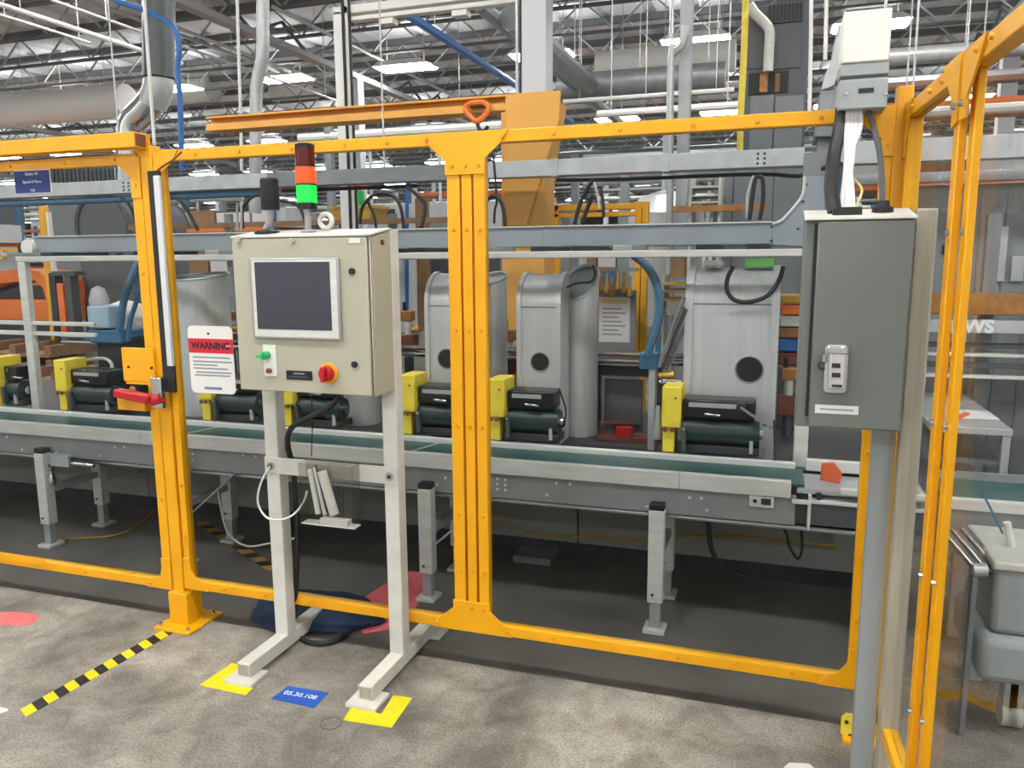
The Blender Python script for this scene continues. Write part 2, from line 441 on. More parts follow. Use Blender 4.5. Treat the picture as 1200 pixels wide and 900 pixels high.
gusset(fe, [(XL0, ZB0), (XL1+.09, ZB0), (XL1+.06, ZB1+.002), (XL1+.03, ZB1+.012), (XL1+.004, ZB1+.05), (XL1, ZB1+.10), (XL0, ZB1+.10)])
gusset(fe, [(XL0, ZT1), (XL1+.09, ZT1), (XL1+.06, ZT0-.002), (XL1, ZT0-.05), (XL1, ZT0-.10), (XL0, ZT0-.10)])
gusset(fe, [(XC1, ZB0), (XC0-.09, ZB0), (XC0-.06, ZB1+.002), (XC0-.03, ZB1+.012), (XC0-.004, ZB1+.05), (XC0, ZB1+.10), (XC1, ZB1+.10)])
gusset(fe, [(XC1, ZT1), (XC0-.09, ZT1), (XC0-.06, ZT0-.002), (XC0, ZT0-.05), (XC0, ZT0-.10), (XC1, ZT0-.10)])
pts = []
for z in (ZT0-.07, 1.65, 1.30, .95, .62, .40, ZB1+.055):
    pts += [((q[0]+q[1])/2, F0-.006 if z in (ZT0-.07, ZB1+.055) else F0, z) for q in XM]
    pts += [((XL0+XL1)/2, F0, z), ((XC0+XC1)/2, F0, z)]
for zz in (ZT0+.02, ZB0+.02):
    for x in (-2.15, -1.95, -1.72, -1.50, -1.33, a-.07, b+.07, -.72, -.50, -.27, -.08, .10, .22): pts.append((x, F0-.006 if x in (a-.07, b+.07) else F0, zz))
bolts(fe, pts, m=M['yellow_worn'], r=.0075)

# dark seal and white strip in the hinge gap beside the left post
t = thing('contact_strip', 'long white switch strip on black backing along the left fence post', 'switch', (-2.33, 2.59, 1.0))
MB().box(P(181,300,2.59).x, 2.586, 1.02, P(195,300,2.59).x, 2.5945, 1.90).build('backing', M['black'], t)
MB().box(P(187,300,2.575).x, 2.570, 1.13, P(193.5,300,2.575).x, 2.586, 1.88).build('strip', M['cable_white'], t, .003)
# small cable tie sticking out of the gap
tag(MB().tube([P(183,201,2.585), P(192,194,2.575), P(203,187,2.57), P(213,178,2.575)], .0035, 6).build('fastening_wire', M['rust']), 'short dark red wire tied over the fence top by the left post', 'wire')

# sliding door section on the far left
DX1 = P(195.5, 600, 2.6).x; DX0 = P(185, 600, 2.6).x
dr = thing('guard_gate', 'yellow framed clear guard door with a thick header beam and a blue sign', 'door', (-3.6, 2.62, ZB0))
MB().box(-5.6, F0, 1.930, DX1, F1, 1.972).build('top_rail', Y_, dr, .003)
MB().box(-5.6, F0, .150, DX1, F1, .190).build('bottom_rail', Y_, dr, .003)
MB().box(-5.6, F0-.004, .172, -3.13, F0-.0005, .205).build('rail_overlap', Y_, dr, .001)
MB().box(DX0, F0, .19, DX1, F1, 1.93).build('stile', Y_, dr, .003)
MB().box(-4.6, F0+.002, .19, -4.56, F1-.002, 1.93).build('stile', Y_, dr, .003)
MB().box(-4.565, F0+.018, .186, DX0+.004, F0+.022, 1.934).build('pane', M['pane'], dr)
MB().box(-5.6, F0+.018, .186, -4.595, F0+.022, 1.934).build('pane', M['pane'], dr)
gusset(dr, [(DX1, 1.972), (DX0-.09, 1.972), (DX0-.06, 1.93), (DX0, 1.88), (DX0, 1.80), (DX1, 1.80)])
gusset(dr, [(DX1, .15), (DX0-.09, .15), (DX0-.06, .192), (DX0-.01, .205), (DX0, .25), (DX0, .29), (DX1, .29)])
bolts(dr, [(DX0-.07, F0-.006, 1.952), ((DX0+DX1)/2, F0-.006, 1.85), (-2.80, F0, 1.95), (-3.10, F0, 1.95), ((DX0+DX1)/2, F0, 1.50), ((DX0+DX1)/2, F0, 1.20),
           ((DX0+DX1)/2, F0, .55), (DX0-.07, F0-.006, .17), (-2.90, F0, .17)], m=M['yellow_worn'], r=.0075)
hb = thing('gate_header_beam', 'thick yellow square beam above the guard door with an open end', 'beam', (-4, 2.56, 1.985))
MB().box(-5.6, 2.53, 1.985, -2.372, 2.594, 2.043).build('tube', Y_, hb, .003)
MB().box(-2.372, 2.536, 1.991, -2.370, 2.588, 2.037).build('open_end', M['rust'], hb)
MB().box(-2.43, 2.594, 1.96, -2.36, 2.60, 2.04).build('bracket', Y_, hb)

# blue sign hanging in the door
sg = thing('station_sign', 'small navy sign with white lettering hung from the guard door rail', 'sign', P(38, 226, 2.594))
xa, xb = XR(17.5, 58.5, 213, 2.594); za, zb = ZR(200, 226, 38, 2.594)
MB().box(xa-.004, 2.594, za-.004, xb+.004, 2.598, zb+.004).build('backing', M['white'], sg, .001)
MB().box(xa, 2.5925, za, xb, 2.594, zb).build('face', M['blue_sign'], sg)
xm = (xa+xb)/2
for s_, z_, sz in (('Station 10', zb-.013, .017), ('Speed & Piece', (za+zb)/2, .018), ('Cell', za+.010, .015)):
    text('lettering', s_, M['print_white'], sg, (xm, 2.592, z_), sz)

# interlock on the door: plate, red handle, keeper box
il = thing('interlock_switch', 'yellow interlock plate with a red pull handle on the guard door', 'lock', P(165, 480, 2.58))
xa, xb = XR(145, 182, 430, 2.588); za, zb = ZR(408, 447, 165, 2.588)
MB().box(xa, 2.582, za, xb, 2.5985, zb).build('mounting_plate', Y_, il, .002)
xq = P(177, 430, 2.588).x
MB().prism([(xa+.01, za), (xb, za), (xb, za-.035), (xq, za-.03), (xq-.02, za-.012), (xa+.01, za-.012)], 'y', 2.584, 2.598).build('lower_tab', Y_, il)
for px, py in ((151, 430), (178, 431)): MB().bolt(P(px, py, 2.582), (0,-1,0), .006).build('bolt', M['dark'], il)
h0, h1 = P(137, 460, 2.54), P(178, 468, 2.54)
MB().bar(h0, h1, .045, .034).build('handle', M['red'], il, .006)
MB().cyl(P(178, 470, 2.55), P(190, 466, 2.55), .022).build('pivot', M['red'], il, .003)
MB().box(P(180,460,2.56).x, 2.545, P(185,478,2.56).z, P(192,460,2.56).x, 2.594, P(185,442,2.56).z).build('latch_body', M['chrome'], il, .004)
MB().box(P(140,478,2.57).x, 2.56, P(160,481,2.57).z, P(172,478,2.57).x, 2.594, P(160,463,2.57).z).build('keeper_box', M['yellow_worn'], il, .003)
MB().cyl(P(155, 456, 2.55), P(155, 456, 2.59), .012).build('key_barrel', M['copper'], il)

# corner post and its foot
cp = thing('corner_post', 'yellow square corner post where the two guard fences meet', 'post', (.335, 2.62, 0))
MB().box(.300, 2.592, .012, .345, 2.637, 2.03).build('tube', Y_, cp, .004)
MB().box(.262, 2.55, 0, .40, 2.68, .012).build('base_plate', Y_, cp, .002)
fz0, fz1 = P(990, 868, 2.6).z, P(990, 842, 2.6).z
MB().prism([(P(985,850,2.6).x, .012), (.30, .012), (.30, .085), (P(990,845,2.6).x, .085), (P(985,850,2.6).x, .07)], 'y', 2.585, 2.591).build('foot_bracket', M['lemon'], cp)
for px, py in ((992, 846), (996, 862)): MB().bolt(P(px, py, 2.585), (0,-1,0), .007).build('anchor_bolt', M['dark'], cp)

# ------------------------------------------------------------------ side fence on the right, running towards the viewer
SA, SB = Vector((.347, 2.60, 0)), Vector((.43, 1.02, 0))
sd = (SB-SA).normalized(); sn = Vector((sd.y, -sd.x, 0)); sn = -sn if sn.x > 0 else sn      # sn points to the inside (-X)
def SP(d, z, off=0.0): p = SA + sd*d + sn*off; return (p.x, p.y, z)
def sbar(name, d0, d1, z0, z1, o0, o1, parent, m=Y_, bevel=.003):
    mb = MB(); vs = []
    for z in (z0, z1):
        for d, of in ((d0, o0), (d1, o0), (d1, o1), (d0, o1)): vs.append(SP(d, z, of))
    mb.add(vs, [(0,1,2,3),(4,5,6,7),(0,1,5,4),(1,2,6,5),(2,3,7,6),(3,0,4,7)])
    return mb.build(name, m, parent, bevel)
def splate(name, poly, o0, o1, parent, m=Y_):
    vs = [SP(d, z, o0) for d, z in poly] + [SP(d, z, o1) for d, z in poly]; n = len(poly)
    return MB().add(vs, [tuple(range(n)), tuple(range(n, 2*n))] + [(k, n+k, n+(k+1) % n, (k+1) % n) for k in range(n)]).build(name, m, parent)
DJ = .615                                   # where the two side panels meet
s1 = thing('side_guard_panel', 'yellow framed clear guard panel between corner post and double upright', 'fence', SP(.3, ZB0))
sbar('top_rail', .012, DJ-.002, ZT0, ZT1, -.02, .02, s1); sbar('bottom_rail', .012, DJ-.002, ZB0, ZB1, -.02, .02, s1)
sbar('stile', .012, .045, ZB1, ZT0, -.02, .02, s1); sbar('stile', DJ-.042, DJ-.002, ZB1, ZT0, .006, .024, s1)
sbar('pane', .03, DJ-.04, ZB1, ZT0, -.002, .002, s1, M['pane_wavy'], 0)
splate('gusset_plate', [(DJ-.002, ZT1), (DJ-.15, ZT1), (DJ-.11, ZT0), (DJ-.045, ZT0-.06), (DJ-.045, ZT0-.11), (DJ-.002, ZT0-.10)], .0245, .030, s1)
splate('gusset_plate', [(.012, ZT1), (.10, ZT1), (.07, ZT0), (.04, ZT0-.06), (.04, ZT0-.11), (.012, ZT0-.11)], .0205, .026, s1)
s2 = thing('side_guard_panel', 'yellow framed wavy clear guard panel nearest the grey cabinet front, past the double upright', 'fence', SP(1.1, ZB0))
sbar('top_rail', DJ+.002, 1.58, ZT0, ZT1, -.02, .02, s2); sbar('bottom_rail', DJ+.002, 1.58, ZB0, ZB1, -.02, .02, s2)
sbar('stile', DJ+.002, DJ+.042, ZB1, ZT0, -.013, .005, s2); sbar('stile', 1.54, 1.58, ZB1, ZT0, -.02, .02, s2)
sbar('pane', DJ+.02, 1.55, ZB1-.02, ZT0, -.020, -.016, s2, M['pane_wavy'], 0)
splate('gusset_plate', [(DJ+.002, ZT1), (DJ+.16, ZT1), (DJ+.12, ZT0), (DJ+.045, ZT0-.06), (DJ+.045, ZT0-.10), (DJ+.002, ZT0-.10)], .0205, .026, s2)
for z in (1.87, 1.60, 1.17, .80, .45):
    for t_, d, of in ((s1, DJ-.02, .0245), (s2, DJ+.022, .0205)):
        if z < 1.8: of = .024 if t_ is s1 else .005
        else: of += .006
        MB().bolt(SP(d, z, of), tuple(sn), .008, .008).build('bolt', M['chrome'], t_)
for d in (.42, .30, .10, .52): MB().bolt(SP(d, 1.957, .02), tuple(sn), .007, .007).build('bolt', M['yellow_worn'], s1)
for d in (.72, .82): MB().bolt(SP(d, 1.957, .026), tuple(sn), .007, .007).build('bolt', M['yellow_worn'], s2)

# ================================================================== operator panel on its stand
B0, B1 = 2.37, 2.525                         # enclosure front / back
BX0, BX1, BZ0, BZ1 = -1.826, -1.288, 1.085, 1.628
st = thing('panel_stand', 'cream painted steel floor stand with two uprights carrying the operator panel', 'stand', (-1.58, 2.56, 0))
SX = ((-1.858, -1.798), (-1.347, -1.288))
for x0, x1 in SX:
    MB().box(x0, 2.53, .065, x1, 2.588, 1.655).build('upright', M['cream'], st, .004)
    f = MB().box(x0+.002, 2.285, .014, x1-.002, 2.88, .068).build('foot_beam', M['cream'], st, .003)
    MB().box(x0+.006, 2.2845, .02, x1-.006, 2.2849, .062).build('end_cap', M['tan'], f)
    for yc in (2.30, 2.85): MB().box(x0-.03, yc-.055, 0, x1+.03, yc+.055, .014).build('foot_pad', M['cream'], st, .002)
MB().box(SX[0][1]-.06, 2.522, .735, SX[1][0]+.06, 2.5295, .80).build('cross_bar', M['cream'], st, .002)
for x in (-1.828, -1.318):
    b_ = MB().cyl((x, 2.522, .765), (x, 2.516, .765), .016, n=16).build('bolt_washer', M['chrome'], st)
    MB().bolt((x, 2.516, .765), (0,-1,0), .008, .006).build('bolt_head', M['black'], b_)

op = thing('operator_panel', 'beige steel operator panel enclosure with a dark touch screen and buttons', 'control panel', ((BX0+BX1)/2, 2.45, BZ0))
mb = MB().prism([(B0+.022, BZ0), (B1, BZ0), (B1, BZ1+.022), (B0+.022, BZ1)], 'x', BX0, BX1); mb.build('body', M['beige'], op, .004)
door = MB().box(BX0-.004, B0, BZ0+.004, BX1-.010, B0+.02, BZ1-.002).build('front_door', M['beige'], op, .004)
MB().box(BX1-.006, B0+.006, BZ0+.002, BX1, B0+.022, BZ1-.002).build('front_frame', M['beige'], op, .003)
MB().box(BX1-.010, B0+.012, BZ0+.006, BX1-.006, B0+.0215, BZ1-.006).build('door_gap', M['dark'], op)
MB().prism([(B0-.002, BZ1), (B1, BZ1+.024), (B1, BZ1+.030), (B0-.002, BZ1+.006)], 'x', BX0-.006, BX1+.004).build('sloping_top', M['cream'], op, .001)
x0, x1 = XR(297, 400, 350, B0); z0, z1 = ZR(302, 398, 348, B0)
scn = MB().box(x0, B0-.012, z0, x1, B0, z1).build('display', M['bezel'], op, .005)
MB().box(x0+.008, B0-.0135, z0+.009, x1-.008, B0-.0118, z1-.008).build('inner_bezel', M['alu_white'], scn, .001)
x2, x3 = XR(303, 390, 345, B0); z2, z3 = ZR(307, 386, 345, B0)
MB().box(x2, B0-.0148, z2, x3, B0-.0132, z3).build('glass', M['screen'], scn)
for px, py in ((413, 318), (416, 427)):
    lk = MB().cyl(P(px, py, B0), P(px, py, B0)-Vector((0,.008,0)), .011).build('latch', M['black_gloss'], op)
    MB().cyl(P(px, py, B0)-Vector((0,.008,0)), P(px, py, B0)-Vector((0,.010,0)), .005).build('slot', M['dark'], lk)
x2, x3 = XR(309.5, 324.5, 422, B0); z2, z3 = ZR(404, 441, 317, B0)
sw = MB().box(x2, B0-.004, z2, x3, B0, z3).build('switch_plate', M['white'], op, .001)
p = P(314, 416, B0); MB().cyl(p, p-Vector((0,.03,0)), .015).build('green_selector', M['green'], sw, .003); MB().box(p.x-.02, B0-.042, p.z-.006, p.x+.006, B0-.03, p.z+.006).build('selector_lever', M['green'], sw, .002)
p = P(317, 434, B0); MB().cyl(p, p-Vector((0,.018,0)), .009).build('red_button', M['rust'], sw, .002)
x2, x3 = XR(336, 366, 440, B0); z2, z3 = ZR(434.5, 445, 350, B0)
np_ = MB().box(x2, B0-.0025, z2, x3, B0, z3).build('name_plate', M['black_gloss'], op)
MB().box(x2+.03, B0-.003, z3-.012, x3-.03, B0-.0024, z3-.007).build('engraved_line', M['print'], np_)
MB().box(x2+.012, B0-.003, z2+.008, x3-.02, B0-.0024, z2+.013).build('engraved_line', M['char'], np_)
p = P(386, 437, B0); MB().cyl(p, p-Vector((0,.010,0)), .036, n=24).build('yellow_disc', M['yellow_worn'], op, .002)
kn = MB().cyl(p-Vector((0,.010,0)), p-Vector((0,.035,0)), .027, .024, n=20).build('red_rotary_knob', M['red'], op, .003)
MB().box(p.x-.008, B0-.05, p.z-.026, p.x+.008, B0-.035, p.z+.026).build('grip_bar', M['red'], kn, .003)
x2, x3 = XR(409, 422, 281, B0); MB().box(x2, B0-.002, P(415,285,B0).z, x3, B0, P(415,279,B0).z).build('paper_label', M['white'], op)
MB().cyl(P(343, 282, B0), P(343, 282, B0)-Vector((0,.012,0)), .010).build('top_clamp', M['beige'], op); MB().cyl(P(280, 281, B0), P(280, 281, B0)-Vector((0,.012,0)), .011).build('top_clamp', M['beige'], op)
MB().cyl((BX1, 2.46, BZ1-.02), (BX1+.006, 2.46, BZ1-.02), .009).build('side_screw', M['rust'], op)

# stack light, horn and lifting ring on top
def topz(y): return BZ1 + .006 + .024*(y-B0)/(B1-B0)
YS = 2.45
sx_ = P(360, 240, YS).x
sl = thing('stack_light', 'signal tower with glowing green and orange lenses under a dark red lens', 'signal light', (sx_, YS, topz(YS)))
zs = [P(360, q, YS).z for q in (268, 245, 238, 217.5, 215.5, 196, 194, 174, 168)]
MB().lathe((sx_, YS, 0), [(.028, topz(YS)-.002), (.028, topz(YS)+.006), (.012, topz(YS)+.010), (.012, zs[1])], 16).build('mounting_pole', M['bezel'], sl)
rr = .034
MB().cyl((sx_, YS, zs[1]), (sx_, YS, zs[2]), rr, n=24).build('black_base', M['black_gloss'], sl, .002)
MB().cyl((sx_, YS, zs[2]), (sx_, YS, zs[3]), rr+.001, n=24).build('green_lens', M['green_lit'], sl, .002)
MB().cyl((sx_, YS, zs[3]), (sx_, YS, zs[4]), rr, n=24).build('black_ring', M['black_gloss'], sl)
MB().cyl((sx_, YS, zs[4]), (sx_, YS, zs[5]), rr+.001, n=24).build('orange_lens', M['orange_lit'], sl, .002)
MB().cyl((sx_, YS, zs[5]), (sx_, YS, zs[6]), rr, n=24).build('black_ring', M['black_gloss'], sl)
MB().cyl((sx_, YS, zs[6]), (sx_, YS, zs[7]), rr, n=24).build('dark_red_lens', M['red_dark'], sl, .002)
MB().lathe((sx_, YS, 0), [(rr, zs[7]), (rr, zs[8]-.004), (rr-.006, zs[8])], 24).build('black_cap', M['black_gloss'], sl)
hx = P(316, 225, YS).x; za, zb = ZR(209, 246, 316, YS)
hn = thing('alarm_sounder', 'plain black cylindrical sounder on a bent grey foot beside the signal tower', 'alarm', (hx, YS, topz(YS)))
MB().lathe((hx, YS, 0), [(.030, za), (.032, za+.004), (.032, zb-.006), (.027, zb)], 24).build('black_body', M['black'], hn)
MB().cyl((hx, YS, za), (hx-.004, YS, za-.03), .013).build('neck', M['bezel'], hn)
MB().tube([(hx-.004, YS, za-.028), (hx-.012, YS, za-.05), (hx-.025, YS, topz(YS)+.012)], .012, 10).build('bent_foot', M['bezel'], hn)
MB().lathe((hx-.018, YS, 0), [(.045, topz(YS)-.002), (.045, topz(YS)+.006), (.02, topz(YS)+.012)], 20).build('black_flange', M['black'], hn)
p = P(382, 259, 2.46); tag(MB().torus(p, (0,1,0), .024, .009, 24, 10).build('lifting_ring', M['cream'], org=(p.x, p.y, p.z-.033)), 'pale ring standing on the operator panel top beside the signal tower', 'ring')

# warning card at the left side of the panel
YW = 2.41
wc = thing('warning_card', 'white warning card with a red band hanging at the operator panel side', 'sign', P(247, 461, YW))
cxs = [P(220, 385, YW).x, P(272, 385, YW).x, P(274, 458, YW).x, P(224, 458, YW).x]; cz0, cz1 = P(248, 461, YW).z, P(245, 382, YW).z
def rrect(x0, x1, z0, z1, r, n=5):
    out = []
    for cx, cz, a0 in ((x1-r, z1-r, 0), (x0+r, z1-r, 90), (x0+r, z0+r, 180), (x1-r, z0+r, 270)):
        out += [(cx + r*math.cos(R_(a0+90*k/n)), cz + r*math.sin(R_(a0+90*k/n))) for k in range(n+1)]
    return out
wx0, wx1 = P(222, 420, YW).x, P(274, 420, YW).x
MB().prism(rrect(wx0, wx1, cz0, cz1, .02), 'y', YW, YW+.002).build('card', M['white'], wc)
zb0, zb1 = ZR(397, 414, 247, YW)
MB().box(wx0, YW-.0006, zb0, wx1, YW, zb1).build('red_band', M['red_card'], wc)
text('warning_word', 'WARNING', M['print_black'], wc, ((wx0+wx1)/2, YW-.001, (zb0+zb1)/2), .035, bold=.035)
for py, a, b in ((419, .08, .92), (424, .08, .95), (428, .08, .62), (432, .08, .86), (436.5, .14, .93), (440, .10, .9)):
    z = P(247, py, YW).z; MB().box(wx0+(wx1-wx0)*a, YW-.0005, z-.003, wx0+(wx1-wx0)*b, YW, z+.003).build('printed_line', M['print'], wc)
z = P(247, 455, YW).z; MB().box(wx0+.06, YW-.0005, z-.005, wx1-.06, YW, z+.005).build('printed_mark', mat('purple print', '7C7AA8', .7), wc)
p = P(244, 391, YW); MB().cyl(p, p-Vector((0,.001,0)), .005).build('eyelet', M['dark'], wc)
zc = P(247, 405, YW).z; MB().bar((wx1-.03, YW+.005, zc), (BX0+.02, YW+.03, zc), .02, .004).build('mounting_strap', M['galv'], wc)

# document pocket with rolled papers
YK = 2.495
kx0, kx1 = XR(356, 418, 580, YK); kz0, kz1 = ZR(543, 613, 386, YK)
pk = thing('document_pocket', 'clear vinyl pocket holding rolled papers on the stand cross bar', 'pocket', ((kx0+kx1)/2, YK, kz0))
MB().box(kx0, YK-.026, kz0, kx1, YK-.024, kz1).build('front_sheet', M['pocket'], pk)
MB().box(kx0, YK+.022, kz0, kx1, YK+.024, kz1+.01).build('back_sheet', M['pocket'], pk)
MB().box(kx0, YK-.026, kz0-.004, kx1, YK+.024, kz0).build('bottom_seam', M['cream'], pk)
for xx in (kx0, kx1): MB().box(xx-.003, YK-.0265, kz0, xx+.003, YK+.024, kz1).build('side_seam', M['pocket'], pk)
MB().cyl(P(370, 545, YK-.004), P(384, 600, YK-.004), .004, .005, 12).build('clip', M['dark'], pk)
for a, b, r in (((377, 552), (392, 603), .018), ((363, 550), (373, 602), .010), ((369, 548), (381, 603), .008)):
    MB().cyl(P(*a, YK-.001), P(*b, YK-.001), r, n=14).build('rolled_paper', M['paper'], pk)
MB().box(P(378,608,YK).x, YK-.018, kz0+.001, P(410,608,YK).x, YK+.012, kz0+.022).build('folded_paper', M['paper'], pk)

# cables on the stand
tag(MB().tube([P(317,546,2.512), P(306,565,2.50), P(302,588,2.50), P(312,606,2.49), P(330,609,2.48), P(345,602,2.49), P(356,588,2.50), P(360,575,2.508)], .004, 8).build('white_cable', M['cable_white']), 'thin white cable looping round the left stand upright', 'cable')
tag(MB().tube([P(365,463,2.50), P(366,500,2.508), P(365,535,2.512)], .002, 6).build('black_pull_cable', M['black']), 'thin straight black cord hanging under the operator panel', 'cord')
tag(MB().tube([P(400,463,2.49), P(385,478,2.50), P(360,490,2.51), P(342,501,2.52), P(337,520,2.535), P(345,560,2.60), P(348,640,2.60), P(346,700,2.602), PZ(345,735,.02), PZ(356,750,.012), PZ(375,754,.012), PZ(395,750,.012), PZ(412,738,.012)], .011, 10).build('black_conduit', M['black']), 'black flexible conduit dropping from the operator panel to the floor', 'conduit')

# ================================================================== grey cabinet with its struts on the right
G0, G1 = 2.20, 2.37
gx0, gx1 = XR(938, 1066, 380, G0); gz0, gz1 = P(1000, 505, G0).z, P(1005, 257, G0).z
gc = thing('electrical_cabinet', 'grey wall box style electrical cabinet with a chrome flap handle and paper label', 'cabinet', ((gx0+gx1)/2, 2.3, gz0))
MB().prism([(G0+.02, gz0), (G1, gz0), (G1, gz1+.03), (G0+.02, gz1)], 'x', gx0, gx1).build('body', M['cab'], gc, .004)
dx0 = P(953, 380, G0).x
MB().box(dx0, G0, gz0+.004, gx1-.004, G0+.018, gz1-.002).build('door', M['cab'], gc, .005)
MB().box(dx0-.008, G0+.014, gz0+.03, dx0, G0+.0205, gz1-.01).build('door_gap', M['black'], gc)
MB().prism([(G0-.002, gz1), (G1, gz1+.030), (G1, gz1+.034), (G0-.002, gz1+.004)], 'x', gx0-.002, gx1+.002).build('sloping_top', M['cream'], gc)
hx0, hx1 = XR(966, 993, 430, G0); hz0, hz1 = ZR(404, 460, 979, G0)
hd = MB().prism(rrect(hx0, hx1, hz0, hz1, .012), 'y', G0-.016, G0).build('handle_plate', M['galv'], gc, .003)
MB().box(hx0+.010, G0-.024, hz0+.012, hx1-.006, G0-.016, hz1-.018).build('flap', M['alu'], hd, .004)
MB().box(hx0+.004, G0-.026, hz1-.022, hx1-.002, G0-.016, hz1-.002).build('top_lip', M['chrome'], hd, .003)
for py in (427, 438): MB().box(P(974,py,G0).x, G0-.0262, P(979,py,G0).z-.006, P(984,py,G0).x, G0-.024, P(979,py,G0).z+.006).build('window', M['glass_dark'], hd)
MB().box(P(974,450,G0).x, G0-.0255, P(979,452,G0).z, P(986,450,G0).x, G0-.024, P(979,449,G0).z).build('stamped_mark', M['dark'], hd)
MB().cyl(P(966, 415, G0-.02), P(966, 424, G0-.02), .007).build('latch_pin', M['chrome'], hd)
MB().torus(P(964, 428, G0-.012), (0,1,0), .010, .0035, 16, 6).build('padlock_ring', M['dark'], hd)
lx0, lx1 = XR(955, 1006, 480, G0); MB().box(lx0, G0-.001, P(980,485,G0).z, lx1, G0, P(980,475,G0).z).build('paper_label', M['paper'], gc)
zl = P(980, 480, G0).z; MB().box(lx0+.012, G0-.0015, zl-.002, lx1-.012, G0-.001, zl+.002).build('printed_line', M['print'], gc)
MB().box(P(975,250,2.28).x, 2.25, gz1+.012, P(1009,250,2.28).x, 2.31, gz1+.034).build('cable_entry_plate', M['black'], gc, .002)
p = P(1034, 249, 2.30); MB().lathe((p.x, 2.30, gz1+.010), [(.026, 0), (.026, .022), (.018, .026), (.016, .040)], 16).build('cable_gland', M['black'], gc)

# struts that carry the cabinet
sx0, sx1 = P(1017, 600, 2.37).x, P(1044, 600, 2.37).x
t = thing('cabinet_strut', 'narrow grey channel strut directly behind the electrical cabinet', 'strut', ((sx0+sx1)/2, 2.40, 0))
MB().box(sx0, 2.372, .01, sx1, 2.376, 1.66).box(sx0, 2.376, .01, sx0+.004, 2.412, 1.66).box(sx1-.004, 2.376, .01, sx1, 2.412, 1.66).build('channel', M['cab_light'], t)
MB().box(sx1-.012, 2.366, .01, sx1-.002, 2.3725, 1.05).build('edge_lip', M['tan'], t)
MB().box(sx0-.03, 2.35, 0, sx1+.03, 2.46, .01).build('foot', M['galv_dark'], t)
ux0, ux1 = P(1048, 600, 2.33).x, P(1073, 600, 2.33).x
t = thing('cabinet_strut', 'wide tan channel strut beside the electrical cabinet door hinge', 'strut', ((ux0+ux1)/2, 2.35, 0))
MB().box(ux0, 2.325, .01, ux1, 2.375, gz1+.03).build('channel', M['tan'], t, .006)
MB().box(ux0-.02, 2.30, 0, ux1+.03, 2.42, .01).build('foot', M['tan'], t)

# wiring box above, fixed to the fence top, with its cables
W0, W1 = 2.47, 2.585
wx0, wx1 = XR(985, 1043, 70, W0)
wz = [P(1014, q, W0).z for q in (127, 92, 88, 73, 12)]
wb = thing('wiring_box', 'tall pale wiring box with a white lid fixed above the fence corner', 'box', ((wx0+wx1)/2, 2.53, wz[0]))
MB().box(wx0, W0, wz[0], wx1, W1, wz[1]).build('lower_box', M['cab_light'], wb, .003)
MB().box(wx0+.004, W0+.004, wz[1], wx1-.004, W1-.004, wz[2]).build('seam', M['char'], wb)
MB().box(wx0, W0, wz[2], wx1, W1, wz[3]).build('middle_band', M['cab_light'], wb, .003)
MB().box(wx0+.002, W0-.004, wz[3], wx1-.002, W1, wz[4]).build('white_lid', M['white'], wb, .004)
zz = P(1014, 106, W0).z; MB().box(P(1006,106,W0).x, W0-.002, zz-.006, P(1024,106,W0).x, W0+.001, zz+.006).build('slot', M['black'], wb)
for px in (992, 1038): MB().bolt(P(px, 110, W0), (0,-1,0), .006).build('screw', M['chrome'], wb)
MB().box(wx0+.02, W1, 1.98, wx1-.02, W1+.005, wz[3]).build('fixing_plate', M['galv'], wb)
wzb = wz[0]
grp = 'pale cables into the grey cabinet'
for i, (xt, xm_, xb_) in enumerate(((991, 992, 985), (995, 993, 993), (999, 995, 997), (1003, 999, 990), (1008, 997, 1000))):
    tag(MB().tube([P(xt, 126, 2.50), P(xt, 150, 2.49), P(xm_, 185, 2.44), P((xm_+xb_)/2, 220, 2.36), P(xb_, 251, 2.29)], .0065, 8).build('pale_cable', M['cable_white']), 'pale grey cable running from wiring box down into the electrical cabinet', 'cable', grp)
tag(MB().tube([P(987, 127, 2.51), P(984, 150, 2.50), P(977, 185, 2.45), P(974, 220, 2.36), P(979, 251, 2.29)], .019, 10).build('black_cable_loom', M['black']), 'thick black cable loom dropping into the electrical cabinet top', 'cable')
tag(MB().tube([P(1001, 210, 2.42), P(1010, 222, 2.40), P(1006, 235, 2.35), P(1000, 251, 2.30)], .0035, 6).build('cream_cable', M['cable_yellow']), 'thin cream cable bending into the electrical cabinet top', 'cable')
tag(MB().tube([P(1018, 127, 2.51), P(1024, 150, 2.50), P(1031, 180, 2.45), P(1034, 215, 2.36), P(1034, 244, 2.30)], .008, 8).build('dark_cable', M['char']), 'dark grey cable curving into the round gland of the cabinet', 'cable')

# ================================================================== floor markings and things on the floor
def flat(name, pts, z=.0012, m=None, **k):
    return MB().prism([(p.x, p.y) for p in pts], 'z', .0002, z).build(name, m)
lm = [PZ(x, y, 0) for x, y in ((275,777), (290,785), (264,800), (295,806), (285,815), (235,806))]
tag(flat('corner_mark', [PZ(272,777,0), PZ(295,784,0), PZ(262,799,0), PZ(297,806,0), PZ(288,815,0), PZ(234,803,0)], m=M['yellow_floor']), 'yellow L shaped floor mark at the left stand foot', 'floor mark')
tag(flat('corner_mark', [PZ(412,829,0), PZ(402,844,0), PZ(459,853,0), PZ(483,818,0), PZ(461,815,0), PZ(447,837,0)], m=M['yellow_floor']), 'yellow L shaped floor mark at the right stand foot', 'floor mark')
fl = thing('floor_label', 'blue floor label with white code between the yellow corner marks', 'label', (-1.57, 2.25, 0))
MB().prism([(p.x, p.y) for p in (PZ(318,819,0), PZ(338,804,0), PZ(385,812,0), PZ(368,830,0))], 'z', .0002, .0014).build('blue_sheet', M['blue_floor'], fl)
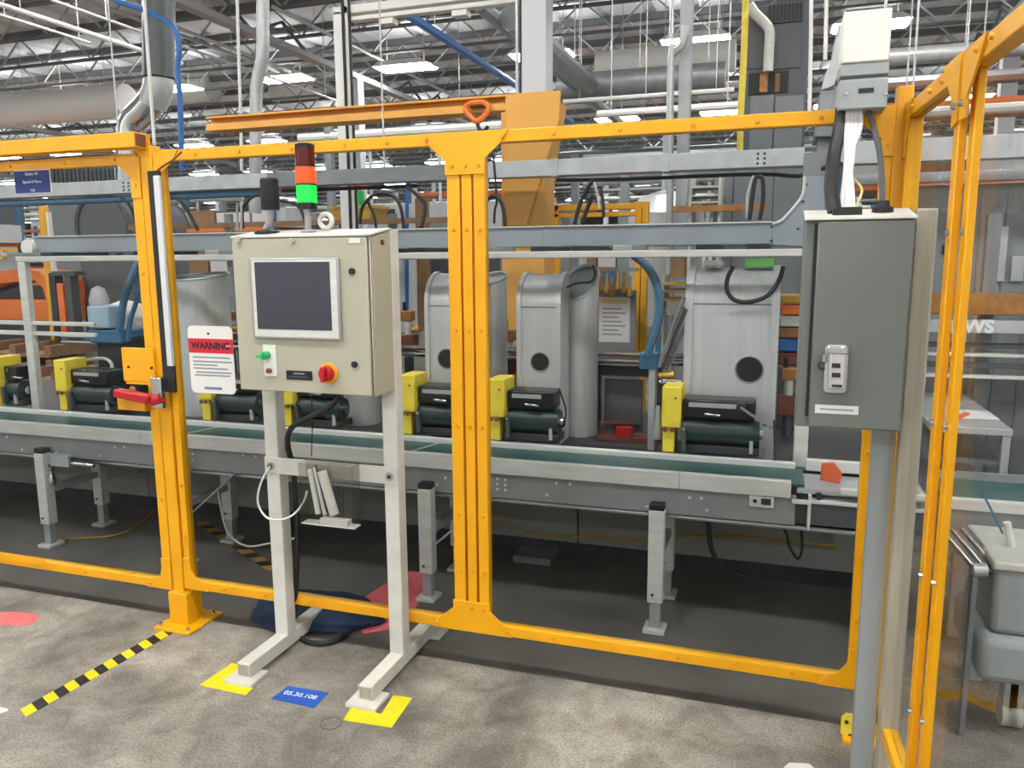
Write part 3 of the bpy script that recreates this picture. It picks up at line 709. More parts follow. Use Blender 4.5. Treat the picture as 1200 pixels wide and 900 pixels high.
text('code', '05.30.108', M['print_white'], fl, (PZ(352,815,0).x, PZ(352,815,0).y, .0018), .034, (PZ(385,812,0)-PZ(338,804,0)), (0,1,0))
# hazard tape
a, b = PZ(27, 836, 0), PZ(203, 737, 0); dv = (b-a); nv = Vector((dv.y, -dv.x, 0)).normalized()
hz = thing('hazard_tape', 'black and yellow striped floor tape leading to the left fence post', 'tape', a)
NS = 16; wd2 = .031
for i in range(NS):
    p, q = a + dv*(i/NS), a + dv*((i+1)/NS); sk = dv.normalized()*.012
    MB().prism([(v.x, v.y) for v in (p-nv*wd2+sk, q-nv*wd2+sk, q+nv*wd2-sk, p+nv*wd2-sk)], 'z', .0002, .0016).build('stripe', M['yellow_floor'] if i % 2 == 0 else M['tape_black'], hz)
tag(flat('red_paint_patch', [PZ(-30,720,0), PZ(15,717,0), PZ(30,718,0), PZ(47,722,0), PZ(40,730,0), PZ(30,733,0), PZ(-30,732,0)], m=M['red_floor']), 'worn red paint patch on the open floor near the tape', 'floor mark')
tag(flat('red_paint_patch', [PZ(418,706,0), PZ(455,682,0), PZ(470,669,0), PZ(497,671,0), PZ(494,700,0), PZ(482,722,0), PZ(470,736,0), PZ(448,739,0), PZ(426,743,0), PZ(422,735,0), PZ(412,728,0)], m=M['red_floor']), 'bright red paint patch on the floor beside the navy sack', 'floor mark')
tag(flat('white_tape_piece', [PZ(-20,836,0), PZ(-20,828,0), PZ(8,830,0), PZ(10,833,0), PZ(-5,838,0)], m=M['white']), 'small white tape scrap at the end of the striped tape', 'tape')
tag(flat('white_tape_piece', [PZ(918,900,0), PZ(925,894,0), PZ(948,895,0), PZ(956,902,0)], m=M['white']), 'small white tape scrap near the cabinet strut feet', 'tape')
# manhole-like small ring on the floor
p = PZ(388, 848, 0); tag(MB().torus((p.x, p.y, .0015), (0,0,1), .036, .0014, 24, 4).build('floor_ring', M['char']), 'faint dark ring set in the concrete in front of the stand', 'ring')
# navy sack
mb = MB(); c = PZ(372, 722, 0); ns, nr = 28, 10; vs = []
rnd = random.Random(3)
for j in range(nr+1):
    for i in range(ns):
        th = 2*math.pi*i/ns; ph = math.pi/2*j/nr
        r = (1+.10*math.sin(3*th+1)+.06*math.sin(7*th+2*j))*math.cos(ph)**.6
        vs.append((c.x + .30*r*math.cos(th) - .02, c.y + .18*r*math.sin(th), .002 + .085*math.sin(ph)*(1+.25*math.sin(2*th+.6))))
fs = []
for j in range(nr):
    for i in range(ns): fs.append((j*ns+i, j*ns+(i+1) % ns, (j+1)*ns+(i+1) % ns, (j+1)*ns+i))
fs.append(tuple(range(ns))[::-1])
tag(mb.add(vs, fs).build('cloth_sack', M['navy'], sharp=80), 'dark navy cloth sack lying on the floor under the guard fence', 'sack')

# ================================================================== belt conveyor behind the fence
CX0, CX1 = -6.6, P(927, 570, 3.2).x
cv = thing('belt_conveyor', 'long grey belt conveyor with a dark green belt and white rails', 'conveyor', (-3, 3.35, 0))
MB().box(CX0, 3.20, .50, CX1+.02, 3.215, .622).build('front_side_panel', M['conv'], cv, .002)
MB().box(CX0, 3.485, .50, CX1+.02, 3.50, .622).build('back_side_panel', M['conv'], cv, .002)
xs = CX0; 
for xa, xb in ((CX0, -4.6), (-4.598, -3.1), (-3.098, -1.62), (-1.618, -.35), (-.348, CX1)):
    MB().box(xa, 3.188, .612, xb, 3.224, .679).build('front_rail', M['alu_white'], cv, .003)
for xa, xb in ((CX0, -3.9), (-3.898, -2.4), (-2.398, -1.1), (-1.098, CX1+.02)):
    MB().box(xa, 3.468, .640, xb, 3.505, .684).build('back_rail', M['alu_white'], cv, .003)
bl = MB().box(CX0, 3.226, .652, CX1+.05, 3.466, .662).build('belt', M['belt'], cv)
for xa in (-2.92, -1.62):
    MB().prism([(xa, 3.23), (xa+.022, 3.23), (xa+.09, 3.464), (xa+.068, 3.464)], 'z', .662, .6628).build('belt_splice', M['belt_line'], bl)
MB().box(CX0, 3.23, .52, CX1, 3.48, .60).build('return_pan', M['galv_dark'], cv)
for x in (-.43, -1.47, -2.84, -3.75, -4.9, -5.9):
    for y in (3.16, 3.525):
        lg = MB().box(x-.032, y-.028, .13, x+.032, y+.028, .528).build('leg', M['alu_white'], cv, .003)
        MB().box(x-.030, y-.026, .528, x+.030, y+.026, .555).build('leg_cap', M['black'], lg, .003)
        MB().box(x-.022, y-.02, .018, x+.022, y+.02, .13).build('leg_slide', M['galv'], lg, .002)
        MB().box(x-.045, y-.05, 0, x+.045, y+.05, .018).build('foot_pad', M['alu_white'], lg, .003)
        MB().bolt((x-.01, y-.028, .165), (0,-1,0), .007).build('bolt', M['dark'], lg)
    MB().box(x-.02, 3.19, .30, x+.02, 3.495, .335).build('leg_brace', M['galv'], cv, .002)
for x0 in (-1.47, -2.84): MB().bar((x0+.03, 3.165, .26), (x0+.30, 3.22, .50), .03, .006).build('knee_brace', M['galv'], cv)
MB().cyl((CX0, 3.24, .478), (CX1+.3, 3.24, .478), .010, n=8).build('air_pipe', M['galv'], cv)
MB().cyl((CX0, 3.30, .465), (CX1+.3, 3.30, .465), .012, n=8).build('cable_duct', M['black'], cv)
rnd = random.Random(11)
for px, py in ((8,512),(26,527),(135,524),(146,524),(118,534),(66,530),(652,566),(668,567),(641,580),(808,583),(822,584),(828,598),(758,594),(470,548),(300,535),(285,533),(512,568),(522,560),(406,545),(395,560)):
    MB().bolt(P(px, py, 3.2), (0,-1,0), .007, .005).build('screw', M['alu_white'], cv)
for i in range(3):
    for j in range(3): MB().bolt(P(574+i*9, 560+j*6+i*1.2, 3.2), (0,-1,0), .006, .004).build('screw', M['alu_white'], cv)
for i in range(2):
    for j in range(3): MB().bolt(P(219+i*7, 525+j*7, 3.2), (0,-1,0), .006, .004).build('screw', M['alu_white'], cv)
# outlet plate near the end
xa, xb = XR(878, 907, 587, 3.198); za, zb = ZR(580, 594, 892, 3.198)
ou = MB().box(xa, 3.192, za, xb, 3.2, zb).build('switch_plate', M['alu_white'], cv, .001)
MB().box(xa+.045, 3.190, za+.012, xb-.012, 3.1925, zb-.012).build('switch_window', M['dark'], ou); MB().cyl((xa+.022, 3.192, (za+zb)/2), (xa+.022, 3.187, (za+zb)/2), .008).build('switch_key', M['black'], ou)
# conveyor end with transfer unit
te = thing('transfer_unit', 'dark grey transfer unit with bright frame bars at the conveyor end', 'machine', (.27, 3.3, .3))
x0, x1 = XR(950, 1012, 600, 3.2); MB().box(x0, 3.20, P(980,618,3.2).z, x1+.22, 3.40, P(980,592,3.2).z).build('dark_panel', M['char'], te, .002)
MB().box(x0-.01, 3.19, P(980,592,3.2).z, x1+.22, 3.44, P(980,588,3.2).z).build('frame_bar', M['alu_white'], te, .002)
MB().box(x0-.012, 3.188, P(980,618,3.2).z-.02, x0, 3.44, P(980,582,3.2).z).build('frame_upright', M['alu_white'], te, .002)
MB().box(P(928,585,3.2).x, 3.185, P(940,590,3.2).z, P(950,585,3.2).x, 3.199, P(940,585,3.2).z).build('tension_bar', M['alu_white'], te, .002)
MB().box(CX1+.022, 3.215, P(980,574,3.2).z-.03, x1+.22, 3.455, P(980,574,3.2).z-.01).build('slide_bed', M['galv'], te, .002)
MB().box(CX1+.06, 3.46, .66, x1+.22, 3.50, .705).build('back_rail', M['alu_white'], te, .002)
MB().cyl(P(960, 582, 3.2), P(960, 582, 3.2)+Vector((0,.22,0)), .014).build('end_roller', M['dark'], te)
MB().box(P(985,574,3.2).x, 3.19, P(980,579,3.2).z, x1+.22, 3.215, P(980,572,3.2).z).build('front_guide', M['alu_white'], te, .002)
for y_ in (3.24, 3.42): MB().box(x1+.05, y_-.02, 0, x1+.09, y_+.02, P(980,618,3.2).z).build('leg', M['galv'], te)
og = PZ(974, 553, .685)
tag(MB().prism([(P(962,545,3.3).x, .664), (P(985,560,3.3).x, .655), (P(987,560,3.3).x, .700), (P(978,545,3.3).x, .742), (P(963,545,3.3).x, .735)], 'y', 3.30, 3.315).build('orange_tag', M['tag_orange'], bevel=.004), 'orange plastic tag resting on the conveyor end', 'tag')
# cables under the conveyor
for pts, r in ((((905,608),(920,622),(925,640),(935,655),(940,640),(938,615)), .006), (((830,610),(832,635),(842,660),(865,672),(880,676)), .011)):
    tag(MB().tube([P(x, y, 3.42) for x, y in pts], r, 8).build('drooping_cable', M['black']), 'black cable drooping in a loop below the conveyor end' if r < .01 else 'thick black hose sagging under the conveyor towards the floor', 'cable')
tag(MB().tube([P(50,560,3.18), P(55,548,3.17), P(68,540,3.17), P(90,538,3.18), P(130,546,3.18), P(165,553,3.19)], .007, 8).build('air_hose', M['black']), 'black air hose under the conveyor near the valve', 'hose')
vl = thing('air_valve', 'bright metal air regulator valve hanging under the conveyor side', 'valve', P(61, 568, 3.18))
MB().lathe(P(61, 567, 3.175), [(.022, 0), (.024, .03), (.014, .05), (.014, .075), (.020, .08), (.020, .10)], 14).build('bowl', M['chrome'], vl)
MB().cyl(P(68,541,3.175), P(110,546,3.185), .012).build('pipe', M['chrome'], vl); MB().box(P(60,540,3.17).x, 3.16, P(60,545,3.17).z, P(82,540,3.17).x, 3.198, P(60,532,3.17).z).build('bracket', M['galv'], vl)
tag(MB().tube([P(255,575,3.3), P(262,610,3.3), P(270,628,3.28), P(290,640,3.26), P(320,636,3.24), P(350,630,3.24)], .005, 8).build('grey_cable', M['cable_white']), 'pale cable sagging in a curve below the conveyor', 'cable')

# machine base behind the conveyor
TB0 = 3.80
ba = thing('base_cabinet', 'long olive grey machine base cabinet behind the conveyor legs', 'machine base', (-2, 4.2, 0))
for i in range(5):
    xa = -6.4 + i*1.37
    pn = MB().box(xa+.004, TB0, .10, xa+1.366, TB0+.03, .58).build('side_panel', M['base_olive'], ba, .003)
MB().box(-6.4, TB0+.03, .10, .45, 4.62, .58).build('core', M['base_olive'], ba)
MB().box(-6.4, TB0+.05, 0, .45, 4.6, .10).build('plinth', M['dark'], ba)
MB().box(-6.4, 3.53, .60, .45, 4.65, .64).build('table_plate', M['dark'], ba, .003)
for x in (-6, -4.6, -3.2, -1.9, -.6, .3): MB().box(x-.03, 3.75, .30, x+.03, 3.80, .60).build('table_bracket', M['char'], ba)
for x in (-1.14,): MB().box(x-.10, 3.70, 0, x+.10, 3.86, .035).build('floor_anchor', M['galv_dark'], ba); 
tag(MB().tube([P(566,611,3.79), P(590,611,3.79), P(605,620,3.79), P(640,628,3.79), P(700,629,3.79), P(760,634,3.79), P(840,628,3.79), P(980,640,3.79)], .006, 6).build('yellow_cable', M['line_yellow']), 'dull yellow cable clipped along the machine base panel', 'cable')
tag(MB().tube([PZ(45,638,.006), PZ(75,632,.006), PZ(130,628,.006), PZ(160,617,.006), PZ(180,600,.006)], .006, 6).build('yellow_floor_cable', M['line_yellow']), 'dull yellow cable lying on the floor behind the guard gate', 'cable')
t = thing('hazard_tape', 'dirty dark and tan striped tape on the floor beneath the conveyor', 'tape', PZ(275, 640, 0))
a, b = PZ(235, 612, 0), PZ(322, 668, 0); dv = b-a; nv = Vector((dv.y, -dv.x, 0)).normalized()
for i in range(13):
    p, q = a + dv*(i/13), a + dv*((i+1)/13); sk = dv.normalized()*.012
    MB().prism([(v.x, v.y) for v in (p-nv*.03+sk, q-nv*.03+sk, q+nv*.03-sk, p+nv*.03-sk)], 'z', .0002, .0016).build('stripe', M['line_yellow'] if i % 2 == 0 else M['tape_black'], t)

# ================================================================== stations along the conveyor
def hood(t, xa, xb, yf, zt, hole, flange=.022, depth=.165, zb=.64, holez=1.047, m=None):
    m = m or M['alu']; r = .15
    pf = [(yf, zb), (yf, zt-r)] + [(yf+r-r*math.cos(R_(a)), zt-r+r*math.sin(R_(a))) for a in range(10, 91, 10)] + [(yf+depth, zt), (yf+depth, zb)]
    MB().prism(pf, 'x', xa+flange, xb-flange).build('hood', m, t, 0, sharp=25)
    e = .010
    pf2 = [(yf-e, zb), (yf-e, zt-r)] + [(yf+r-(r+e)*math.cos(R_(a)), zt-r+(r+e)*math.sin(R_(a))) for a in range(10, 91, 10)] + [(yf+depth, zt+e), (yf+depth, zb)]
    for x0, x1 in ((xa, xa+flange), (xb-flange, xb)): MB().prism(pf2, 'x', x0, x1).build('side_flange', m, t, 0, sharp=25)
    MB().box(xa+flange, yf-.0015, zt-r-.012, xb-flange, yf+.01, zt-r-.006).build('bend_seam', M['galv_dark'], t)
    hr = MB().torus((hole[0], yf-.001, holez), (0,1,0), hole[1]+.002, .004, 28, 6).build('hole_rim', M['galv_dark'], t)
    MB().cyl((hole[0], yf-.0005, holez), (hole[0], yf-.002, holez), hole[1], n=28).build('hole', M['black'], hr)
def drive(name, label, xa, width, full=True):
    """yellow belt guard with a black motor and roller, standing on the conveyor back rail"""
    t = thing(name, label, 'drive unit', (xa+width/2, 3.6, .684))
    yb = xa+.085
    g = MB().box(xa, 3.50, .80, yb, 3.66, .985).build('belt_guard', M['lemon'], t, .006)
    MB().box(xa+.004, 3.515, .684, xa+.058, 3.64, .80).build('guard_lower', M['lemon'], t, .004)
    MB().bolt((xa+.060, 3.50, .935), (0,-1,0), .006).build('screw', M['brown'], g)
    for xx in (xa+.018, xa+.048): MB().cyl((xx, 3.50, .79), (xx, 3.492, .79), .010).build('spindle_end', M['rust'], g)
    MB().box(yb+.002, 3.53, .84, xa+width-.04, 3.66, .93).build('motor_block', M['black_gloss'], t, .01)
    MB().box(yb+.03, 3.527, .895, xa+width-.10, 3.53, .915).build('motor_label', M['galv'], t)
    MB().cyl((yb+.002, 3.575, .78), (xa+width-.02, 3.575, .78), .060, n=24).build('roller', M['black_green'], t)
    MB().cyl((xa+width-.02, 3.575, .78), (xa+width, 3.575, .78), .025, n=16).build('roller_shaft', M['chrome'], t)
    MB().box(yb-.02, 3.535, .684, xa+width-.02, 3.66, .722).build('bed_plate', M['dark'], t, .003)
    MB().box(yb+.004, 3.50, .70, yb+.024, 3.53, .80).build('clamp', M['char'], t, .002)
    MB().cyl((yb+.014, 3.50, .80), (yb+.014, 3.492, .80), .008).build('knob', M['chrome'], t)
    MB().bar((yb+.10, 3.51, .87), (yb+.17, 3.508, .865), .022, .012).build('lever', M['chrome'], t, .004)
    MB().box(xa+width-.06, 3.52, .70, xa+width-.045, 3.535, .80).build('bracket', M['galv'], t)
    return t
YH = 3.70
def station(xa, xb, label, hole, zt=1.47, **k):
    t = thing('press_station', label, 'machine', ((xa+xb)/2, YH, .64)); hood(t, xa, xb, YH, zt, hole, **k); return t
def at(px, Y=YH, py=400): return P(px, py, Y).x
# station right
s3 = station(at(802), at(912), 'wide brushed metal hood with a round hole beside the electrical cabinet', (P(878, 435, YH).x, .058), 1.50, flange=.035, depth=.30)
MB().box(P(872,318,YH).x, YH+.08, 1.508, P(906,318,YH).x, YH+.15, 1.545).build('green_label', M['green_label'], s3)
MB().box(P(822,320,YH).x, YH+.06, 1.508, P(845,320,YH).x, YH+.20, 1.535).build('top_knob', M['cream'], s3, .005)
d3 = drive('roller_drive', 'widest yellow and black roller drive in front of the hood by the electrical cabinet', P(776, 480, 3.52).x, .44)
MB().bar(P(868,477,3.50), P(905,503,3.50), .012).build('tie_rod', M['chrome'], d3); MB().cyl(P(868,478,3.50), P(868,478,3.50)+Vector((0,.03,0)), .02).build('rod_pivot', M['dark'], d3)
MB().bar(P(896,497,3.50), P(895,525,3.50), .012).build('tie_rod', M['chrome'], d3); MB().bar(P(907,492,3.50), P(908,540,3.50), .008).build('tie_rod', M['dark'], d3)
# middle station and drum
s2_ = station(at(606), at(657), 'narrow brushed metal hood standing left of the tall silver drum', (P(633, 427, YH).x, .045), 1.475)
d2 = drive('roller_drive', 'yellow and black roller drive in front of the narrow hood by the drum', P(573, 480, 3.52).x, .36)
MB().tube([P(655,455,3.5), P(663,480,3.5), P(660,497,3.5), P(652,510,3.5)], .004, 6).build('hose', M['black'], d2)
def drum(label, cx, r, z0, z1, slant, y=3.86):
    t = thing('sheet_metal_drum', label, 'drum', (cx, y, z0)); n = 28; vs = []
    for zz in (0, 1):
        for k in range(n):
            c_, s_ = math.cos(2*math.pi*k/n), math.sin(2*math.pi*k/n)
            vs.append((cx+r*c_, y+r*s_, z0 if zz == 0 else z1 + slant*s_ + slant*.25*c_))
    MB().add(vs, [(k, (k+1) % n, n+(k+1) % n, n+k) for k in range(n)] + [tuple(range(n))[::-1]]).build('shell', M['alu'], t)
    MB().add([(v[0]*.985+cx*.015, v[1]*.985+y*.015, v[2]-.01) for v in vs[n:]], [tuple(range(n))]).build('lid', M['galv_dark'], t)
    MB().tube([Vector(v) for v in vs[n:]], .006, 6, 1, True).build('rim', M['galv'], t); return t
drum('tall silver drum with a slanted lid right of the narrow hood', P(679, 430, 3.97).x, .096, .64, 1.43, .085, 3.97)
s1_ = station(at(499), at(560), 'narrow brushed metal hood partly behind the triple yellow upright', (P(524, 424, YH).x, .048), 1.475)
drum('tall silver drum showing right of the triple yellow upright', P(578, 430, 3.97).x, .078, .64, 1.45, .03, 3.97)
d1 = drive('roller_drive', 'yellow and black roller drive between operator panel and triple upright', P(470, 480, 3.52).x, .37)
d0 = drive('roller_drive', 'yellow and black roller drive low behind the stand left upright', P(330, 470, 3.52).x, .36)
drum('silver drum seen under the operator panel by the right upright', P(425, 480, 3.90).x, .10, .64, 1.30, .03, 3.90)
dm1 = drive('roller_drive', 'yellow and black roller drive under the white warning card', P(236, 470, 3.52).x, .37)
drum('wide dull drum above the white warning card', P(238, 400, 3.92).x, .17, .64, 1.46, .02, 3.92)
dm2 = drive('roller_drive', 'yellow and black roller drive behind the red interlock handle', P(68, 450, 3.52).x, .40)
dm3 = drive('roller_drive', 'yellow and black roller drive at the foot of the white frame post', P(-8, 455, 3.52).x, .22)
# white dome and blue frame machine on the left
wm = thing('filler_head', 'white domed filler head in a blue bracket behind the guard gate', 'machine', P(145, 420, 3.9))
c = P(148, 372, 3.95); MB().lathe((c.x, c.y, c.z), [(.13, -.16), (.135, 0), (.12, .05), (.085, .085), (.03, .105)], 24).build('dome', M['white'], wm)
MB().box(P(112,378,3.8).x, 3.74, P(120,384,3.8).z, P(136,378,3.8).x, 3.9, P(120,358,3.8).z).build('valve_housing', mat('pale blue paint', '9DB4C6', .4), wm, .01)
MB().box(P(112,400,3.8).x, 3.75, P(140,402,3.8).z, P(150,400,3.8).x, 3.95, P(140,386,3.8).z).build('blue_body', M['blue_machine'], wm, .01)
MB().tube([P(140,388,3.76), P(143,365,3.76), P(147,345,3.76), P(155,325,3.76), P(162,306,3.8)], .022, 10).build('blue_hose', M['blue_hose'], wm)
MB().tube([P(150,400,3.78), P(153,375,3.78), P(160,352,3.78), P(164,320,3.8)], .014, 8).build('blue_hose', M['blue_machine'], wm)
MB().lathe(P(116, 352, 3.95), [(.05, -.08), (.06, 0), (.04, .07), (.01, .09)], 16).build('small_dome', M['galv'], wm)
MB().box(P(120,440,3.8).x, 3.78, .64, P(155,440,3.8).x, 4.0, P(140,395,3.8).z).build('column', M['dark'], wm)
MB().tube([P(70,428,3.7), P(95,423,3.7), P(120,420,3.7), P(130,425,3.7), P(131,433,3.7)], .010, 8).build('white_pipe', M['white'], wm)

# ---- rails and small parts between the stations
tag(MB().cyl((-4.6, 4.12, P(730,415,4.12).z), (-.1, 4.12, P(730,415,4.12).z), .014, n=10).build('slide_rail', M['chrome']), 'upper polished slide rail running behind the hoods', 'rail')
tag(MB().cyl((-4.6, 4.12, P(730,423,4.12).z), (-.1, 4.12, P(730,423,4.12).z), .016, n=10).build('slide_rail', M['chrome']), 'lower polished slide rail running behind the hoods', 'rail')
t = thing('rail_carriage', 'dark carriage plate carrying the slide rails between drum and wide hood', 'carriage', P(720, 440, 4.05))
MB().box(P(695,432,4.16).x, 4.15, P(720,440,4.16).z, P(770,432,4.16).x, 4.22, P(720,428,4.16).z).build('plate', M['dark'], t); MB().box(P(693,440,4.16).x, 4.15, .64, P(702,440,4.16).x, 4.22, P(720,428,4.16).z).build('post', M['dark'], t)
MB().box(P(762,440,4.16).x, 4.15, .64, P(775,440,4.16).x, 4.22, P(720,428,4.16).z).build('post', M['char'], t)
MB().box(P(706,455,4.2).x, 4.24, .64, P(752,455,4.2).x, 4.26, P(730,445,4.2).z).build('back_plate', M['machine_grey'], t, .01)
t = thing('red_clamp', 'small red clamp on the table between drum and wide hood', 'clamp', P(730, 490, 3.9))
MB().box(P(722,486,3.9).x, 3.88, .66, P(742,486,3.9).x, 3.92, .71).build('body', M['red'], t, .004); MB().bar(P(703,496,3.9), P(742,494,3.9), .014).build('arm', M['rust'], t); MB().box(P(703,500,3.9).x, 3.85, .64, P(775,500,3.9).x, 3.97, .66).build('base', M['rust'], t)
# copper-coloured actuators between panel and hoods
for i, (px, py, lab) in enumerate(((478, 372, 'copper coloured actuator right of the operator panel'), (597, 395, 'copper coloured actuator between the two narrow hoods'), (925, 440, 'copper coloured actuator between wide hood and electrical cabinet'), (268, 372, 'copper coloured actuator left of the operator panel'))):
    Yq = 4.22; c = P(px, py, Yq); t = thing('actuator', lab, 'actuator', (c.x, Yq, .64))
    MB().cyl((c.x, Yq, .64), (c.x, Yq, c.z-.10), .028).build('column', M['char'], t)
    MB().box(c.x-.05, Yq-.04, c.z-.20, c.x+.05, Yq+.04, c.z-.10).build('lower_block', M['rust'], t, .004)
    MB().cyl((c.x, Yq, c.z-.10), (c.x, Yq, c.z-.02), .022).build('barrel', M['alu_white'], t)
    MB().box(c.x-.035, Yq-.03, c.z-.02, c.x+.035, Yq+.03, c.z+.04).build('head', M['copper'], t, .005)
    MB().cyl((c.x+.03, Yq, c.z-.07), (c.x+.07, Yq, c.z-.07), .02).build('fitting', M['brass'], t)
    MB().cyl((c.x-.02, Yq, c.z+.04), (c.x-.02, Yq, c.z+.09), .012).build('sensor', M['black'], t)

# ================================================================== tray, frame and hoses above the stations
YT = 3.95
FR = 3.60
fr = thing('tube_gantry', 'white tube frame spanning over the stations with posts at both ends', 'frame', (-2, FR, .64))
zt0, zt1 = ZR(296.5, 303.5, 500, FR)
fx0, fx1 = P(34, 370, FR).x, P(948, 330, FR).x
MB().box(fx0-.04, FR-.02, zt0, fx1+.03, FR+.02, zt1+.003).build('top_tube', M['alu_white'], fr, .004)
for x, zb in ((fx0, .64), (fx1, .64)): MB().box(x-.03, FR-.02, zb, x+.03, FR+.02, zt0).build('post', M['alu_white'], fr, .004)
for z0 in (P(60,379,FR).z, P(60,391,FR).z): MB().box(fx0+.03, FR-.012, z0-.012, P(112,385,FR).x, FR+.012, z0+.012).build('side_rail', M['alu_white'], fr, .003); MB().box(fx0-1.2, FR-.012, z0-.012, fx0-.03, FR+.012, z0+.012).build('side_rail', M['alu_white'], fr, .003)
zb0, zb1 = P(600, 290, YT).z, P(600, 265.5, YT).z
tx0, tx1 = P(40, 285, YT).x, P(905, 275, YT).x
tr = thing('cable_tray', 'blue grey sheet metal cable tray that bends upward beside the electrical cabinet', 'cable tray', (-2, YT+.1, zb0))
cuts = [tx0, -3.7, -2.55, -1.15, tx1]
for i in range(4):
    MB().box(cuts[i]+.001, YT, zb0+.004, cuts[i+1]-.001, YT+.006, zb1-.004).build('front_side', M['tray'], tr)
    MB().box(cuts[i], YT-.012, zb1-.006, cuts[i+1], YT+.006, zb1).build('top_lip', M['alu_white'], tr)
MB().box(tx0, YT+.006, zb0, tx1, YT+.20, zb0+.006).build('bottom', M['tray'], tr); MB().box(tx0, YT+.194, zb0, tx1, YT+.20, zb1).build('back_side', M['tray'], tr)
bend = [(905,262.5),(917,259),(938,234),(942,222),(943,206),(966,206),(966,290),(905,287)]
MB().prism([(P(x,y,YT).x, P(x,y,YT).z) for x, y in bend], 'y', YT, YT+.20).build('rising_bend', M['tray'], tr, .002)
MB().tube([P(905,262,YT-.004), P(917,258,YT-.004), P(938,233,YT-.004), P(942,222,YT-.004), P(943,207,YT-.004)], .008, 6, 2).build('bend_edge', M['alu_white'], tr)
for px, py in ((904,266),(904,282),(935,268),(941,236),(945,216)): MB().bolt(P(px,py,YT), (0,-1,0), .006).build('bolt', M['dark'], tr)
MB().box(P(943,180,YT).x, YT+.01, P(955,206,YT).z, P(964,180,YT).x, YT+.19, P(955,178,YT).z).build('riser', M['galv_dark'], tr)
for i, px in enumerate((60, 110, 215, 295, 470, 520, 590, 655, 700, 745, 835, 890)):
    c = P(px, 293, YT-.02); MB().box(c.x-.045, FR-.018, zt1+.003, c.x+.045, YT+.05, zb0-.001).build('clamp_block', M['dark'] if i % 3 else M['galv'], tr, .003)
# wall-hung stiffener at the left end
c = P(36, 290, YT); MB().cyl((c.x, YT-.03, c.z), (c.x, YT+.03, c.z), .05).build('end_fitting', M['white'], tr)

# galvanised wireway higher up
YD = 4.5
dz0, dz1 = 2.018, 2.110
dc = thing('galvanised_wireway', 'long galvanised square wireway running above the cable tray', 'wireway', (-3, YD, dz0))
dx = [-8.0, P(165,215,YD).x, P(310,210,YD).x, P(535,205,YD).x, P(650,200,YD).x, P(780,195,YD).x, P(943,185,YD).x]
for i in range(6):
    MB().box(dx[i]+.002, YD, dz0, dx[i+1]-.002, YD+.11, dz1).build('section', M['galv'] if i != 2 else M['galv_dark'], dc, .003)
    if i: MB().box(dx[i]-.02, YD-.004, dz0-.004, dx[i]+.02, YD+.114, dz1+.004).build('joint_collar', M['galv'], dc, .001)
for px in (888, 896, 142, 148):
    for z in (dz0+.02, dz0+.045, dz0+.07): MB().bolt((P(px,185,YD).x, YD, z), (0,-1,0), .007).build('screw', M['dark'], dc)
for x in (-6.5, -4.4, -2.35, -.6): MB().cyl((x, YD+.055, dz1), (x, YD+.055, 7.28), .006, n=6).build('hanger_rod', M['galv'], dc)
d2c = thing('galvanised_wireway', 'short bright wireway length seen past the fence corner', 'wireway', (1.5, YD, 2.0))
za, zb = ZR(158, 186, 1140, YD); MB().box(P(985,180,YD).x, YD+.02, za, 3.2, YD+.13, zb).build('section', M['galv'], d2c, .003)
za, zb = ZR(193, 206, 1140, YD); MB().box(P(1000,200,YD).x, YD+.3, za, 3.2, YD+.4, zb).build('lower_section', M['galv'], d2c, .003)
for x in (.6, 1.6): MB().cyl((x, YD+.07, zb+.02), (x, YD+.07, 7.28), .006, n=6).build('hanger_rod', M['galv'], d2c)
zc = dz0 - .03
tag(MB().tube([(-8, YD+.05, zc), (-5, YD+.05, zc-.005), (P(195,225,YD).x, YD+.05, zc), (P(305,217,YD).x, YD+.05, zc+.004)], .024, 8).build('blue_hose', M['blue_hose']), 'blue hose slung under the wireway left of the signal tower', 'hose')
tag(MB().tube([(P(325,217,YD).x, YD+.05, zc+.01), (-2.2, YD+.05, zc+.008), (P(475,214,YD).x, YD+.03, zc), (P(490,225,YD).x, YD, zc-.06), (P(498,238,YD).x, YD, zc-.12), (P(502,262,YD).x, YD-.1, zc-.25)], .012, 8).build('black_hose', M['black']), 'black hose under the wireway that drops behind the triple upright', 'hose')
tag(MB().tube([(P(650,210,YD).x, YD+.05, zc+.01), (-.9, YD+.05, zc), (P(880,200,YD).x, YD+.05, zc), (P(935,203,YD).x, YD+.03, zc-.02), (P(950,203,YD).x, 4.2, zc-.03), (P(985,192,3.6).x, 3.6, P(985,192,3.6).z)], .010, 8).build('black_hose', M['black']), 'black hose under the bright wireway leading to the cable loom', 'hose')
# hoses looping out of the tray
def loop(name, pts, Y, r, m, label, cat='hose'):
    return tag(MB().tube([P(x, y, Y) for x, y in pts], r, 8).build(name, m), label, cat)
loop('looped_hose', ((422,262),(424,245),(433,232),(448,226),(462,231),(470,245),(473,268)), 4.05, .010, M['black'], 'black hose making a round arch right of the signal tower')
loop('looped_hose', ((441,268),(439,255),(434,243),(430,236)), 4.08, .008, M['black'], 'short black hose rising inside the round arch')
loop('looped_hose', ((285,268),(284,250),(288,238),(300,229),(314,231),(322,236)), 4.05, .009, M['black'], 'black hose arching behind the black sounder')
loop('looped_hose', ((322,234),(340,237),(352,245),(358,262)), 4.05, .009, M['black'], 'black hose curving behind the signal tower pole')
loop('looped_hose', ((196,231),(208,233),(217,243),(226,258),(232,270)), 4.05, .011, M['black'], 'black hose curving down right of the left fence post')
loop('looped_hose', ((196,239),(206,241),(215,250),(222,268)), 4.06, .009, M['char'], 'dark grey hose curving down right of the left fence post')
